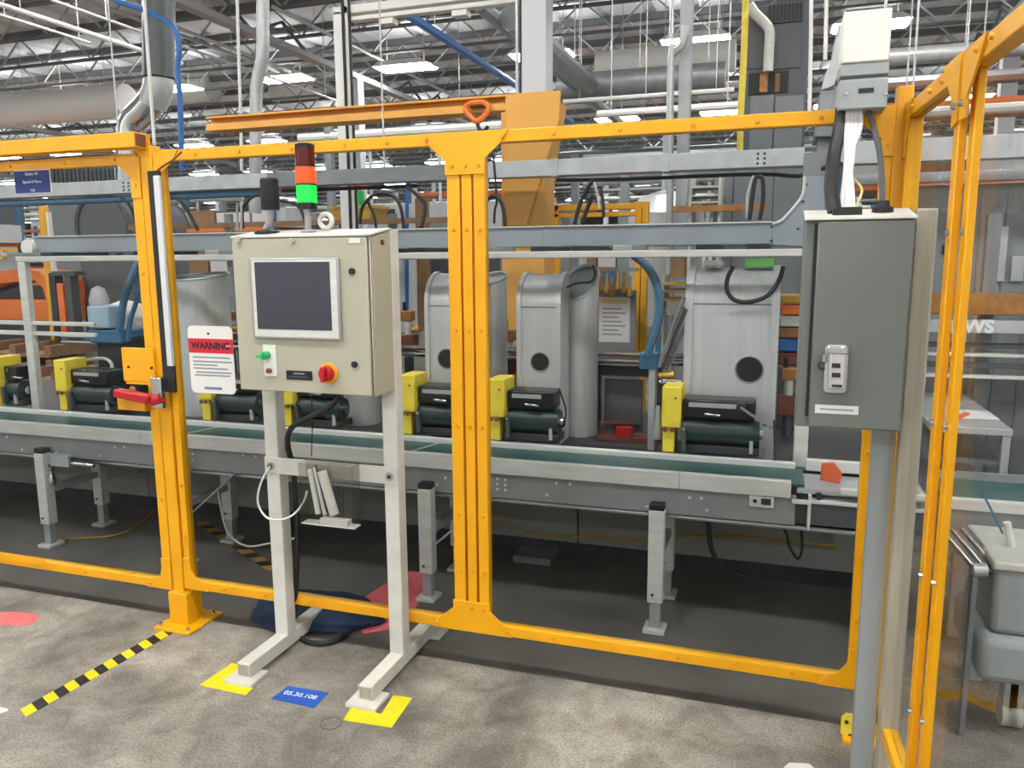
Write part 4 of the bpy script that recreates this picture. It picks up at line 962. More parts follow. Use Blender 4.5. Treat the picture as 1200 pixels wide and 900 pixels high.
loop('looped_hose', ((142,232),(152,241),(158,255),(160,268)), 4.05, .011, M['black'], 'black hose bending down behind the guard gate stile')
loop('looped_hose', ((568,238),(576,230),(584,232),(590,245),(592,265)), 4.05, .011, M['black'], 'black hose arching right of the triple yellow upright')
loop('looped_hose', ((579,262),(580,245),(582,233),(578,180)), 4.06, .007, M['black'], 'thin black cable hanging beside the crane column')
loop('looped_hose', ((673,263),(680,238),(690,218),(695,212)), 4.05, .011, M['black'], 'first black hose leaning out of the tray right of the crane column')
loop('looped_hose', ((682,263),(688,245),(695,228)), 4.07, .011, M['black'], 'second shorter black hose leaning right of the crane column')
loop('looped_hose', ((696,214),(700,228),(703,245)), 4.05, .007, M['galv'], 'pale hose end between the leaning black hoses')
loop('looped_hose', ((704,222),(707,240),(707,255)), 4.05, .009, M['black'], 'short upright black hose right of the leaning pair')
loop('looped_hose', ((878,258),(882,230),(885,210),(890,207),(894,212),(894,235),(890,258)), 4.05, .010, M['black'], 'narrow black hose loop standing above the tray near its bend')
loop('looped_hose', ((876,256),(876,232),(880,215),(884,206)), 4.06, .008, M['galv'], 'pale conduit beside the narrow black loop')
for px, y0 in ((278, 238), (283, 240)): tag(MB().cyl(P(px, 270, 4.02), P(px, y0, 4.02), .007, n=8).build('conduit_stub', M['galv']), 'upright conduit stub out of the tray left of the sounder', 'conduit', 'upright conduit stubs out of the tray')
# blue hose in front, grey hoses by the wide hood
loop('thick_blue_hose', ((742,299),(755,309),(766,325),(772,345),(773,365),(769,385),(762,405),(759,416)), 3.68, .019, M['blue_hose'], 'thick blue braided hose arching down from the frame tube')
c = P(761, 425, 3.72); t = thing('valve_block', 'blue and steel valve block under the thick blue hose', 'valve', (c.x, 3.74, .64))
MB().box(c.x-.045, 3.70, c.z-.03, c.x+.04, 3.80, c.z+.045).build('block', M['blue_machine'], t, .004); MB().box(c.x+.0, 3.71, .64, c.x+.03, 3.79, c.z-.03).build('stem', M['galv'], t)
MB().cyl((c.x+.05, 3.70, c.z-.06), (c.x+.12, 3.70, c.z-.05), .018).build('fitting', M['brass'], t); MB().cyl((c.x+.05, 3.72, c.z-.09), (c.x+.15, 3.72, c.z-.09), .012).build('fitting', M['chrome'], t)
MB().lathe((c.x+.05, 3.70, .70), [(.022, 0), (.026, .05), (.02, .08), (.01, .16)], 12).build('filter_bowl', M['galv'], t)
for i in range(3):
    loop('grey_hose', ((802+i*2,348+i*14),(790+i*3,378+i*10),(781+i*4,405+i*6),(772+i*5,430+i*2)), 3.66+.02*i, .009, M['galv_dark'] if i != 1 else M['char'], ('upper grey hose slanting beside the wide hood', 'dark middle hose slanting beside the wide hood', 'lower grey hose slanting beside the wide hood')[i])
loop('hood_hose', ((860,312),(853,325),(852,340),(860,351),(875,354),(893,350),(905,341),(914,326),(918,312)), 3.66, .010, M['black'], 'black hose drooping in a U across the wide hood')
loop('drum_hose', ((664,337),(676,332),(692,330),(697,322),(695,310)), 3.75, .006, M['black'], 'thin black hose lying round the drum lid')

# ================================================================== jib crane
YJ = 4.85
jc = thing('jib_crane', 'orange yellow jib crane with a long arm over the guard fence', 'crane', (P(617,300,YJ).x, YJ, 0))
ax0 = P(249, 146, YJ).x; ax1 = P(650, 120, YJ).x
az1 = P(400, 127.5, YJ).z; az0 = P(400, 143, YJ).z
MB().box(ax0, YJ-.07, az1-.014, ax1, YJ+.07, az1).build('arm_top_flange', M['crane'], jc, .002)
MB().box(ax0, YJ-.006, az0+.03, ax1, YJ+.006, az1-.014).build('arm_web', M['crane'], jc)
MB().box(ax0, YJ-.075, az0-.012, ax1, YJ+.075, az0+.034).build('arm_bottom_flange', M['crane'], jc, .003)
cx0, cx1 = P(592, 210, YJ).x, P(642, 210, YJ).x
MB().box(cx0, YJ-.074, .03, cx1, YJ+.16, az0-.02).build('column', M['crane'], jc, .004)
gp = [(592,152),(592,110),(657,106),(655,140),(617,264),(592,264)]
MB().prism([(P(x,y,YJ-.09).x, P(x,y,YJ-.09).z) for x, y in gp], 'y', YJ-.09, YJ-.078).build('gusset_plate', M['crane'], jc, .002)
MB().prism([(P(x,y,YJ-.05).x, P(x,y,YJ-.05).z) for x, y in ((592,150),(655,118),(640,200),(592,200))], 'y', YJ-.076, YJ+.15).build('head', M['crane'], jc, .003)
MB().box(cx0-.1, YJ-.15, 0, cx1+.1, YJ+.26, .03).build('base_plate', M['crane'], jc)
for px, py in ((650,152),(650,160)): MB().bolt(P(px,py,YJ-.09), (0,-1,0), .02, .02).build('pivot_bolt', M['dark'], jc)
hk = thing('hoist_trolley', 'orange loop hoist trolley hanging on the crane arm', 'hoist', P(559, 150, YJ-.12))
tp = [P(x, y, YJ-.12) for x, y in ((546,126),(552,121),(566,120),(572,124),(571,132),(562,141),(556,141),(548,133))]
MB().tube(tp, .018, 8, 4, True).build('loop', M['orange'], hk)
MB().tube([P(559,141,YJ-.12), P(561,150,YJ-.12), P(566,154,YJ-.12), P(572,148,YJ-.12)], .012, 8).build('hook', M['black'], hk)
MB().box(tp[0].x+.02, YJ-.12, tp[0].z, tp[3].x-.02, YJ-.08, tp[1].z+.02).build('hanger', M['dark'], hk)

# ================================================================== columns, pipes and ducts overhead
def vcol(name, px0, px1, Y, m, label, cat, y_top=None, y_bot=None, depth=None, ym=60):
    xa, xb = XR(px0, px1, ym, Y); d = depth or (xb-xa)
    z1 = P((px0+px1)/2, y_top, Y).z if y_top is not None else 7.28; z0 = P((px0+px1)/2, y_bot, Y).z if y_bot is not None else 0
    return tag(MB().box(xa, Y, z0, xb, Y+d, z1).build(name, m, bevel=.006), label, cat)
t = thing('building_column', 'pale wide building column behind the jib crane', 'column', (P(624,60,5.6).x, 5.7, 0))
xa, xb = XR(611, 640, 60, 5.6)
MB().box(xa, 5.6, .02, xb, 5.78, 7.28).build('shaft', M['column'], t, .006); MB().box(xa-.08, 5.52, 0, xb+.08, 5.86, .02).build('base_plate', M['galv_dark'], t)
for px in (605, 609.5): MB().cyl((P(px,60,5.6).x, 5.62, .5), (P(px,60,5.6).x, 5.62, 7.2), .012, n=8).build('cable', M['black'] if px > 606 else M['galv'], t)
t = thing('busbar_duct', 'white aluminium busbar duct rising and turning along the ceiling', 'duct', (P(400,100,5.9).x, 5.9, 0))
xa, xb = XR(392, 403, 80, 5.9); zt_ = P(402, 12, 5.9).z
MB().box(xa, 5.9, 0, xb, 5.98, zt_).build('riser', M['white'], t, .01)
MB().box(P(405,80,5.9).x, 5.9, 0, P(410,80,5.9).x, 5.95, zt_+.6).build('riser_profile', M['white'], t, .006)
for px in (404, 411.5): MB().cyl((P(px,80,5.89).x, 5.89, 0), (P(px,80,5.89).x, 5.89, 7.2), .012, n=8).build('riser_cable', M['black'], t)
xr = P(830, 0, 5.9).x
MB().box(xa, 5.9, zt_-.03, xr, 5.99, zt_+.035).build('upper_run', M['white'], t, .008); MB().box(xb+.06, 5.905, zt_-.085, xr, 5.985, zt_-.05).build('lower_run', M['white'], t, .006)
for px in (452, 538): c = P(px, 26, 5.88); MB().box(c.x-.06, 5.88, zt_-.14, c.x+.06, 5.97, zt_-.10).build('tap_off', M['white'], t)
t = thing('steel_column', 'slim grey steel column left of the tall oven', 'column', (P(803,60,8).x, 8, 0))
xa, xb = XR(796, 810, 60, 8); MB().box(xa, 8, 0, xb, 8.012, 7.28).build('front_flange', M['column'], t); MB().box((xa+xb)/2-.01, 8.012, 0, (xa+xb)/2+.01, 8.13, 7.28).build('web', M['column'], t); MB().box(xa, 8.13, 0, xb, 8.142, 7.28).build('back_flange', M['column'], t)
tag(MB().tube([P(785,504,7.9), P(785,200,7.9), P(786,80,7.9), P(790,62,7.9), P(800,52,7.9), P(803,30,7.9)], .036, 10).build('bent_conduit', M['galv']), 'galvanised conduit bending into the slim steel column', 'conduit')
def pipe(name, pts, Y, r, m, label, cat='pipe', n=12, sub=5):
    return tag(MB().tube([P(x, y, Y) for x, y in pts], r, n, sub).build(name, m), label, cat)
pipe('offset_pipe', ((308,-60),(308,20),(308,60),(305,80),(301,100),(300,130),(299,250)), 6.6, .058, M['galv'], 'pale round pipe with an offset left of the busbar riser')
pipe('thin_rod', ((277,-40),(279,40),(282,140),(283,200)), 6.2, .014, M['white'], 'thin white rod left of the offset pipe', 'rod')
pipe('thin_rod', ((160,-140),(172,44),(176,100),(181,170)), 5.5, .014, M['white'], 'thin white rod in front of the silver flue', 'rod')
pipe('blue_pipe', ((120,-14),(137,1),(170,12),(198,27),(207,40),(210,60),(208,80),(211,120),(213,200)), 6.4, .026, M['blue'], 'blue pipe bending down beside the silver flue')
fl_ = thing('flue_duct', 'big silver flue duct with an offset elbow behind the guard gate', 'duct', P(150, 240, 8.2))
def ring(px, py, Y, rp, ax): return P(px, py, Y)
MB().cyl(P(186, -60, 8.2), P(186, 92, 8.2), .185, n=28).build('upper_pipe', mat('dark flue steel', '5B5F61', .4, .4, noise=.15), fl_)
MB().torus(P(186, 92, 8.2), (0,0,1), .185, .012, 28, 6).build('joint_band', M['black'], fl_)
MB().tube([P(186,90,8.2), P(185,104,8.2), P(178,122,8.2)], .178, 28, 5).build('elbow_upper', M['galv'], fl_)
MB().tube([P(183,112,8.2), P(170,128,8.2), P(157,142,8.2), P(153,162,8.2), P(152,215,8.2)], .172, 28, 5).build('elbow_lower', M['chrome'], fl_)
# pipes that run away from the viewer under the roof
def runaway(px, py, Y, L, r, m, label, name='overhead_pipe', cat='pipe'):
    a = P(px, py, Y); t = thing(name, label, cat, (a.x, Y, a.z-r)); MB().cyl((a.x, Y, a.z), (a.x, Y+L, a.z), r, n=10).build('run', m, t)
    for q in (.12, .88): MB().cyl((a.x, Y+L*q, a.z), (a.x, Y+L*q, 7.28), .008, n=5).build('hanger_rod', M['galv'], t)
    return t
runaway(-10, 2, 8.0, 3.4, .034, M['white'], 'white pipe under the roof ending near the blue pipe')
runaway(-10, 14, 8.4, 1.6, .018, M['white'], 'thinner white pipe beside the roof pipe')
runaway(60, 0, 9, 8, .022, M['galv'], 'grey sprinkler pipe running past the flue')
runaway(90, -4, 12, 14, .04, M['galv'], 'grey sprinkler pipe running away above the crane arm')
runaway(470, 12, 11, 10, .07, M['blue'], 'thick blue pipe running away under the roof')
runaway(560, 4, 9, 10, .09, M['galv_dark'], 'dull steel duct pipe running away left of the pale column')
runaway(600, 20, 9.5, 4.0, .16, M['galv_dark'], 'large dull duct running away behind the pale column', 'overhead_duct', 'duct')
runaway(200, 30, 14, 16, .04, M['galv'], 'grey pipe running away left of the offset pipe')
runaway(320, 8, 14, 12, .04, M['galv'], 'grey pipe running away right of the offset pipe')
# long white ducts and tubes across
def across(px0, px1, py, Y, r, m, label, name='overhead_duct', cat='duct', n=14):
    a, b = P(px0, py, Y), P(px1, py, Y); z = P((px0+px1)/2, py, Y).z; t = thing(name, label, cat, (a.x, Y, z-r))
    MB().cyl((a.x, Y, z), (b.x, Y, z), r, n=n).build('run', m, t)
    for q in (.1, .5, .9): MB().cyl((a.x+(b.x-a.x)*q, Y, z), (a.x+(b.x-a.x)*q, Y, 7.28), .008, n=5).build('hanger_rod', M['galv'], t)
    return t
across(-80, 150, 128, 17.0, .42, M['white'], 'huge white fabric duct left of the silver flue')
across(198, 250, 108, 22, .42, M['white'], 'white fabric duct right of the blue pipe')
across(320, 372, 106, 24, .30, M['white'], 'white fabric duct right of the offset pipe')
across(250, 900, 119, 17.4, .045, M['white'], 'thin white pipe crossing above the crane arm', 'overhead_pipe', 'pipe', 8)
across(660, 860, 112, 13, .035, M['white'], 'thin white pipe crossing right of the pale column', 'overhead_pipe', 'pipe', 8)
across(700, 870, 128, 12, .05, M['white'], 'white pipe crossing above the fence right of the crane', 'overhead_pipe', 'pipe', 8)
across(700, 862, 72, 16.6, .30, M['white'], 'short white fabric duct behind the slim steel column')
across(655, 850, 96, 13.8, .22, M['galv_dark'], 'dull grey duct below the white fabric duct')
across(230, 880, 66, 22, .05, M['galv'], 'grey pipe crossing under the joists', 'overhead_pipe', 'pipe', 8)
across(1040, 1260, 128, 9, .05, M['white'], 'white pipe crossing behind the side guard panels', 'overhead_pipe', 'pipe', 8)
across(1010, 1260, 60, 13, .12, M['galv'], 'grey duct crossing right of the wiring box')
across(1010, 1260, 92, 11, .08, M['galv_dark'], 'dull pipe crossing right of the wiring box', 'overhead_pipe', 'pipe', 8)

# ================================================================== tall oven and neighbours
YO = 8.0
ov = thing('tall_oven', 'tall dark grey oven tower with flat panels behind the right fence bay', 'oven', (P(905,150,YO).x, YO+.7, 0))
xa, xb = XR(868, 946, 100, YO); zt_ = P(905, 4, YO).z
MB().box(xa, YO+.02, 0, xb, YO+1.6, zt_).build('body', M['machine_dark'], ov, .01)
def opan(name, x0, y0, x1, y1, m, d=.02):
    a, b = XR(x0, x1, (y0+y1)/2, YO); c, d_ = ZR(y0, y1, (x0+x1)/2, YO); return MB().box(a, YO+.02-d, c, b, YO+.02, d_).build(name, m, ov, .004)
opan('panel', 877, 28, 897, 80, M['machine_dark']); opan('panel', 905, 28, 939, 80, M['machine_dark']); opan('panel', 878, 112, 905, 200, M['machine_grey'], .015); opan('panel', 907, 112, 940, 200, M['machine_grey'], .015)
lv = opan('louvre', 899, 5, 941, 26, M['char'])
for i in range(9): a = P(901+i*4.5, 15, YO); MB().box(a.x, YO-.008, P(905,25,YO).z, a.x+.02, YO, P(905,6,YO).z).build('louvre_slat', M['black'], lv)
opan('dark_opening', 877, 84, 924, 110, M['black'], .006); opan('copper_pipe_cover', 890, 86, 900, 108, M['copper'], .03); opan('copper_pipe_cover', 908, 86, 914, 108, M['brown'], .03)
MB().tube([P(878,6,YO-.1), P(885,16,YO-.1), P(897,28,YO-.1), P(902,38,YO-.1), P(901,60,YO-.1), P(900,84,YO-.1)], .045, 12).build('exhaust_elbow', M['alu_white'], ov)
pipe('yellow_gas_pipe', ((875,-40),(873,30),(871,80),(868,138),(866,240)), 7.5, .028, M['lemon'], 'yellow gas pipe standing along the left edge of the oven')
t = thing('grey_cabinet', 'wide plain grey cabinet below the oven panels', 'cabinet', (P(870,240,6.8).x, 6.9, 0))
xa, xb = XR(836, 948, 240, 6.8); MB().box(xa, 6.8, 0, xb, 7.5, P(890,192,6.8).z).build('body', M['machine_grey'], t, .008)
for px in (858, 905): MB().box(P(px,240,6.8).x, 6.794, .1, P(px,240,6.8).x+.008, 6.80, P(890,196,6.8).z).build('door_seam', M['char'], t)
t = thing('chute', 'pale slanted sheet metal chute between oven and wiring box', 'chute', P(975, 110, 6))
MB().prism([(P(x,y,6).x, P(x,y,6).z) for x, y in ((983,28),(986,28),(988,60),(978,100),(962,106),(966,90),(976,66))], 'y', 6.0, 6.5).build('slope', M['galv'], t, .004)
MB().prism([(P(x,y,6).x, P(x,y,6).z) for x, y in ((962,106),(986,106),(980,160),(955,160))], 'y', 6.0, 6.5).build('hopper', M['galv_dark'], t, .004)
MB().box(P(960,150,6).x, 6.1, 0, P(975,150,6).x, 6.4, P(968,158,6).z).build('support', M['galv_dark'], t)
pipe('thin_rod', ((951,-40),(950,60),(948,150)), 5.4, .012, M['white'], 'thin white rod right of the oven', 'rod')
pipe('thin_rod', ((969,-40),(968,30),(967,70)), 5.4, .012, M['white'], 'second thin white rod above the chute', 'rod')

# ================================================================== middle distance
def pbox(x0, y0, x1, y1, Y, d, mb=None, floor=False):
    xa, xb = XR(x0, x1, (y0+y1)/2, Y); za, zb = ZR(y0, y1, (x0+x1)/2, Y)
    return (mb or MB()).box(xa, Y, 0 if floor else za, xb, Y+d, zb)
# orange machine on the left
t = thing('orange_machine', 'orange machine with a dark cab window far behind the guard gate', 'machine', (P(20,370,6.5).x, 6.9, 0))
pbox(-60, 351, 61, 376, 6.5, .45).build('body', M['orange'], t, .02)
pf = [(P(x,y,6.5).x, P(x,y,6.5).z) for x, y in ((-60,352),(-60,330),(-20,320),(20,315),(45,318),(58,330),(60,352),(54,352),(50,337),(40,328),(0,332),(-40,345),(-50,352))]
MB().prism(pf, 'y', 6.5, 6.95).build('cab_frame', M['orange'], t); pbox(-40, 334, 52, 352, 6.7, .2).build('cab_window', M['glass_dark'], t); pbox(55, 335, 59, 354, 6.48, .1).build('yellow_strip', M['lemon'], t)
pbox(-60, 376, 61, 470, 6.55, .4, floor=True).build('chassis', M['dark'], t)
t = thing('mast', 'orange mast between two dark channel posts left of the dome', 'mast', (P(75,370,5.8).x, 5.9, 0))
for a, b, m in ((61, 68, 'dark'), (70, 77, 'orange'), (79, 86, 'char')): pbox(a, 320 if m != 'orange' else 332, b, 420, 5.8, .1, floor=True).build('channel' if m != 'orange' else 'ram', M[m], t, .004)
pbox(60, 318, 87, 323, 5.79, .12).build('crosshead', M['char'], t)
for k, (x0, x1) in enumerate(((-30, 58), (-25, 62))):
    t = thing('pallet_stack', 'greyish brown pallet stack below the orange machine' if k == 0 else 'lower brown pallet stack next to the mast foot', 'pallets', (P(15,430,5.2-.5*k).x, 5.4-.5*k, 0))
    Yk = 5.25 - .6*k; z = 0.0; top = P(15, 398 + 22*k, Yk).z; xa, xb = XR(x0, x1, 420, Yk); i = 0
    while z < top-.1:
        MB().box(xa+.02*(i % 2), Yk, z, xb-.02*(i % 3), Yk+.5, z+.022).build('deck_board', M['brown'], t); 
        for q in (0, .46, .92): MB().box(xa+(xb-xa)*q, Yk+.02, z+.022, xa+(xb-xa)*q+.08*(xb-xa), Yk+.48, z+.10).build('block', M['brown'], t)
        z += .12; i += 1
t = thing('arched_hood', 'dark grey arched hood rising behind the tray near the guard gate', 'hood', (P(120,270,7).x, 7.3, 0))
c = P(120, 265, 7); r0 = .36
MB().prism([(c.x+r0*math.cos(R_(a)), c.z+r0*math.sin(R_(a))) for a in range(0, 181, 12)] + [(c.x-r0, c.z-1.4), (c.x+r0, c.z-1.4)], 'y', 7.0, 7.9).build('vault', M['machine_dark'], t, sharp=50)
MB().torus((c.x, 7.0, c.z), (0,1,0), r0, .03, 36, 6).build('rim', M['char'], t); MB().box(c.x-r0, 7.0, 0, c.x+r0, 7.9, c.z-1.4).build('base', M['machine_grey'], t)
t = thing('louvred_enclosure', 'grey louvred enclosure above the arched hood', 'enclosure', (P(100,205,9).x, 9.3, 0))
pbox(58, 194, 142, 330, 9, .8, floor=True).build('body', M['machine_grey'], t)
for i in range(16): pbox(60+i*5, 197, 62.5+i*5, 214, 8.97, .03).build('louvre_slat', M['machine_dark'], t)
t = thing('bollard', 'yellow round topped bollard behind the guard gate sign', 'bollard', (P(51,260,6).x, 6, 0))
c = P(51, 246, 6); MB().lathe((c.x, 6, 0), [(.045, 0), (.045, c.z), (.038, c.z+.03), (.018, c.z+.05)], 16).build('post', M['yellow'], t); MB().box(c.x+.045, 5.98, .4, c.x+.075, 6.02, c.z-.02).build('white_strip', M['white'], t)
# brown beam rack across the middle
t = thing('pipe_rack', 'brown painted beam rack crossing behind the signal tower', 'rack', (P(370,262,6.2).x, 6.25, 0))
za, zb = ZR(258, 264, 370, 6.2); MB().box(P(150,262,6.2).x, 6.2, za, P(560,262,6.2).x, 6.26, zb).build('beam', M['brown'], t)
za, zb = ZR(300, 305, 370, 6.2); MB().box(P(150,302,6.2).x, 6.2, za, P(560,302,6.2).x, 6.26, zb).build('beam', M['galv_dark'], t)
for px in (170, 262, 365, 455, 545): x = P(px,280,6.2).x; MB().box(x-.03, 6.265, 0, x+.03, 6.32, P(px,250,6.2).z).build('upright', M['galv_dark'], t)
for lab, x0, x1, m in (('yellow plastic bin on the brown beam rack next to the far signal lamps', 415, 441, 'brass'), ('olive plastic bin on the brown beam rack right of the lifting ring', 392, 411, 'line_yellow')):
    t = thing('plastic_bin', lab, 'bin', (P((x0+x1)/2,262,6.5).x, 6.4, P(400,258,6.2).z)); xa, xb = XR(x0, x1, 250, 6.27); zb = P(400,258,6.2).z; zt_ = P(400,241,6.2).z
    MB().prism([(xa+.02, zb), (xb-.02, zb), (xb, zt_), (xa, zt_)], 'y', 6.20, 6.50).build('tub', M[m], t, .008); MB().box(xa-.01, 6.19, zt_-.03, xb+.01, 6.51, zt_).build('rim', M[m], t, .004)
t = thing('far_signal_lamp', 'small distant red over green signal lamp right of the signal tower', 'signal light', (P(421,262,7).x, 7, 0))
x = P(421, 240, 7).x; MB().cyl((x, 7, 0), (x, 7, P(421,244,7).z), .02).build('pole', M['galv'], t); MB().cyl((x, 7, P(421,244,7).z), (x, 7, P(421,224,7).z), .055).build('green_lens', M['green'], t); MB().cyl((x, 7, P(421,222,7).z), (x, 7, P(421,211,7).z), .05).build('red_lens', M['orange_lit'], t)
pipe('blue_standpipe', ((477,210),(477,240),(477,528)), 6.9, .018, M['blue'], 'thin blue standpipe left of the triple upright')
t = thing('panel_board', 'brown board with a pale frame left of the triple upright', 'board', (P(494,270,6.6).x, 6.6, 0)); pbox(488, 232, 501, 330, 6.6, .05, floor=True).build('board', M['brown'], t); pbox(483, 210, 487, 330, 6.6, .06, floor=True).build('frame', M['alu_white'], t)
t = thing('white_machine', 'low white machine block inside the round hose arch', 'machine', (P(458,262,6.9).x, 7, 0)); pbox(436, 238, 473, 330, 6.9, .5, floor=True).build('body', M['machine_white'], t, .02); pbox(445, 245, 462, 255, 6.88, .02).build('window', M['glass_dark'], t)
# yellow frame right of the crane
t = thing('yellow_gantry', 'distant yellow gantry with a double top rail right of the crane column', 'gantry', (P(750,380,5.6).x, 5.6, 0))
for y0, y1 in ((239, 246), (249, 254)): za, zb = ZR(y0, y1, 700, 5.6); MB().box(P(648,245,5.6).x, 5.6, za, P(757,245,5.6).x, 5.66, zb).build('top_rail', Y_, t, .004)
for a, b in ((742, 749), (750, 757)): xa, xb = XR(a, b, 380, 5.6); MB().box(xa, 5.595, .02, xb, 5.67, P(750,236,5.6).z).build('post', Y_, t, .004)
xa, xb = XR(735, 765, 480, 5.6); MB().box(xa, 5.5, 0, xb, 5.76, .02).build('base_plate', Y_, t)
xa = P(650,300,5.6).x; MB().box(xa-.03, 5.6, 0, xa+.03, 5.66, P(650,240,5.6).z).build('post', Y_, t, .004)
t = thing('notice_board', 'grey board with a white paper notice between drum and yellow post', 'notice board', (P(718,400,5.3).x, 5.3, 0))
pbox(692, 340, 745, 412, 5.3, .03).build('board', M['machine_grey'], t, .004); pbox(690, 412, 747, 470, 5.31, .03, floor=True).build('stand', M['galv_dark'], t)
pp = pbox(702, 348, 738, 401, 5.296, .004).build('paper', M['paper'], t)
pbox(705, 351, 735, 356, 5.2945, .0015).build('title_bar', M['cable_yellow'], pp)
for y in (361, 366, 371, 376, 381, 386, 391): pbox(706, y, 733-(y % 3)*4, y+1.6, 5.2945, .0015).build('printed_line', M['print'], pp)
for i, px in enumerate((704, 711, 717, 724, 731, 738)):
    c = P(px, 330+(i % 3)*4, 5.28); tag(MB().lathe((c.x, 5.28, c.z-.06), [(.010, 0), (.022, .01), (.018, .05), (.010, .07), (.010, .14)], 10).build('brass_coupling', M['brass'] if i % 2 else M['line_yellow'], org=(c.x, 5.28, c.z-.06)), 'brass hose coupling hanging above the paper notice', 'coupling', 'brass couplings above the notice board')
xa, xb = XR(695, 748, 320, 5.28); tag(MB().box(xa, 5.27, P(718,318,5.28).z, xb, 5.30, P(718,314,5.28).z).box(xa, 5.345, 0, xa+.02, 5.365, P(718,314,5.28).z).box(xa, 5.30, P(718,318,5.28).z, xa+.02, 5.365, P(718,314,5.28).z).build('hanging_rail', M['galv_dark']), 'dull rail that the brass couplings hang from', 'rail')
# tray rack by the wide hood
t = thing('tray_rack', 'pale rack of yellow and orange trays left of the wide hood', 'rack', (P(793,370,5.4).x, 5.5, 0))
for y, m in ((331,'brass'),(340,'copper'),(350,'brass'),(362,'cream')): pbox(776, y, 812, y+3, 5.4, .3).build('tray', M[m], t)
for px in (776, 812): pbox(px-1, 322, px+1, 470, 5.41, .28, floor=True).build('side_frame', M['galv'], t)
pbox(781, 353, 799, 369, 5.38, .02).build('white_card', M['white'], t); pbox(785, 300, 801, 325, 5.6, .2).build('carton', M['brown'], t)
t = thing('shelf_unit', 'open shelf unit with a brown top beam behind the bent conduit', 'shelf', (P(822,240,6.4).x, 6.5, 0))
for px in (808, 842): pbox(px-1.5, 205, px+1.5, 330, 6.4, .3, floor=True).build('side_frame', M['cream'], t)
for y in (218, 228, 236): pbox(808, y, 842, y+2, 6.4, .3).build('shelf_board', M['cream'], t)
za, zb = ZR(241, 248, 830, 6.38); MB().box(P(790,245,6.38).x, 6.34, za, P(900,245,6.38).x, 6.39, zb).build('brown_beam', M['copper'], t)
pbox(812, 238, 822, 243, 6.42, .1).build('yellow_part', M['cable_yellow'], t)
# bins between wide hood and electrical cabinet
for i, (y0, y1, m, lab) in enumerate(((345, 356, 'brass', 'yellow bin on top of the narrow bin tower'), (357, 369, 'orange', 'orange bin second in the narrow bin tower'), (370, 383, 'cream', 'cream bin third in the narrow bin tower'), (384, 396, 'copper', 'tan bin fourth in the narrow bin tower'), (397, 412, 'blue', 'blue bin fifth in the narrow bin tower'), (413, 428, 'rust', 'red brown bin sixth in the narrow bin tower'))):
    xa, xb = XR(914, 938, 380, 4.45); za, zb = ZR(y0, y1, 926, 4.45); tg = thing('stacking_bin', lab, 'bin', ((xa+xb)/2, 4.5, za)); MB().box(xa, 4.45, za, xb, 4.6, zb-.006).build('tub', M[m], tg, .006); MB().box(xa-.005, 4.445, zb-.015, xb+.005, 4.605, zb-.004).build('lip', M[m], tg, .002)
xa, xb = XR(912, 940, 440, 4.44); tag(MB().box(xa, 4.42, .64, xb, 4.62, P(926,428.5,4.45).z).build('bin_pedestal', M['char'], bevel=.004), 'dark pedestal under the narrow bin tower', 'pedestal')
# grey panels behind the stations
t = thing('grey_partition', 'low pale grey partition of flat panels behind the stations', 'partition', (-3, 5.05, 0))
for i in range(9):
    xa = -7.2 + i*.72
    if xa < -3.7 or -1.45 < xa < -.4 or (-2.25 < xa < -1.9): continue
    MB().box(xa+.01, 5.02, .08, xa+.71, 5.05, 1.05+.12*((i*7) % 3)).build('panel', M['machine_grey'] if i % 2 else M['base_olive'], t, .004)
    MB().box(xa-.02, 5.05, 0, xa+.02, 5.09, 1.30).build('post', M['galv_dark'], t)

# ================================================================== beyond the side fence on the right
t = thing('mobile_unit', 'grey moulded tank with a bulged bottom on a caster past the side fence', 'tank', (P(1185,790,2.75).x, 2.85, 0))
xa, xb = P(1161, 730, 2.7).x, P(1250, 730, 2.7).x; zt_ = P(1180, 658, 2.7).z; zm = P(1180, 745, 2.7).z; z0 = P(1180, 800, 2.7).z
MB().box(xa, 2.7, zm, xb, 3.05, zt_-.03).build('upper_body', M['cab_light'], t, .02); MB().box(xa-.01, 2.69, zt_-.03, xb+.01, 3.06, zt_).build('lid', M['cream'], t, .008)
MB().box(xa-.03, 2.67, z0, xb+.03, 3.08, zm).build('bulged_bottom', M['cab_light'], t, .03)
for xx in (xa+.12, xb-.1): MB().box(xx-.02, 2.80, .06, xx+.02, 2.86, z0).build('caster_fork', M['galv'], t); 
for xx in (xa+.12, xb-.1): MB().cyl((xx-.022, 2.83, .045), (xx+.022, 2.83, .045), .045, n=20).build('caster_wheel', M['cream'], t)
tag(flat('yellow_floor_line', [PZ(1085,806,0), PZ(1130,812,0), PZ(1205,836,0), PZ(1300,870,0), PZ(1300,880,0), PZ(1200,848,0), PZ(1130,823,0), PZ(1085,815,0)], m=M['line_yellow']), 'worn yellow floor line past the side fence', 'floor mark')
t = thing('work_table', 'pale topped work table with papers past the side fence', 'table', (P(1160,540,3.7).x, 3.8, 0))
xa, xb = P(1092, 495, 3.7).x, P(1188, 500, 3.7).x; zt_ = PZ(1180, 505, 0).z
zt_ = P(1160, 502, 3.7).z
MB().box(xa, 3.7, zt_-.03, xb, 4.6, zt_).build('top', M['galv'], t, .003)
for z in (zt_-.16, zt_-.33): MB().box(xa, 3.72, z, xb, 4.55, z+.012).build('shelf_board', M['galv_dark'], t)
for xx, yy in ((xa+.02, 3.72), (xb-.02, 3.72), (xa+.02, 4.56), (xb-.02, 4.56)): MB().box(xx-.015, yy-.015, 0, xx+.015, yy+.015, zt_-.03).build('leg', M['galv'], t)
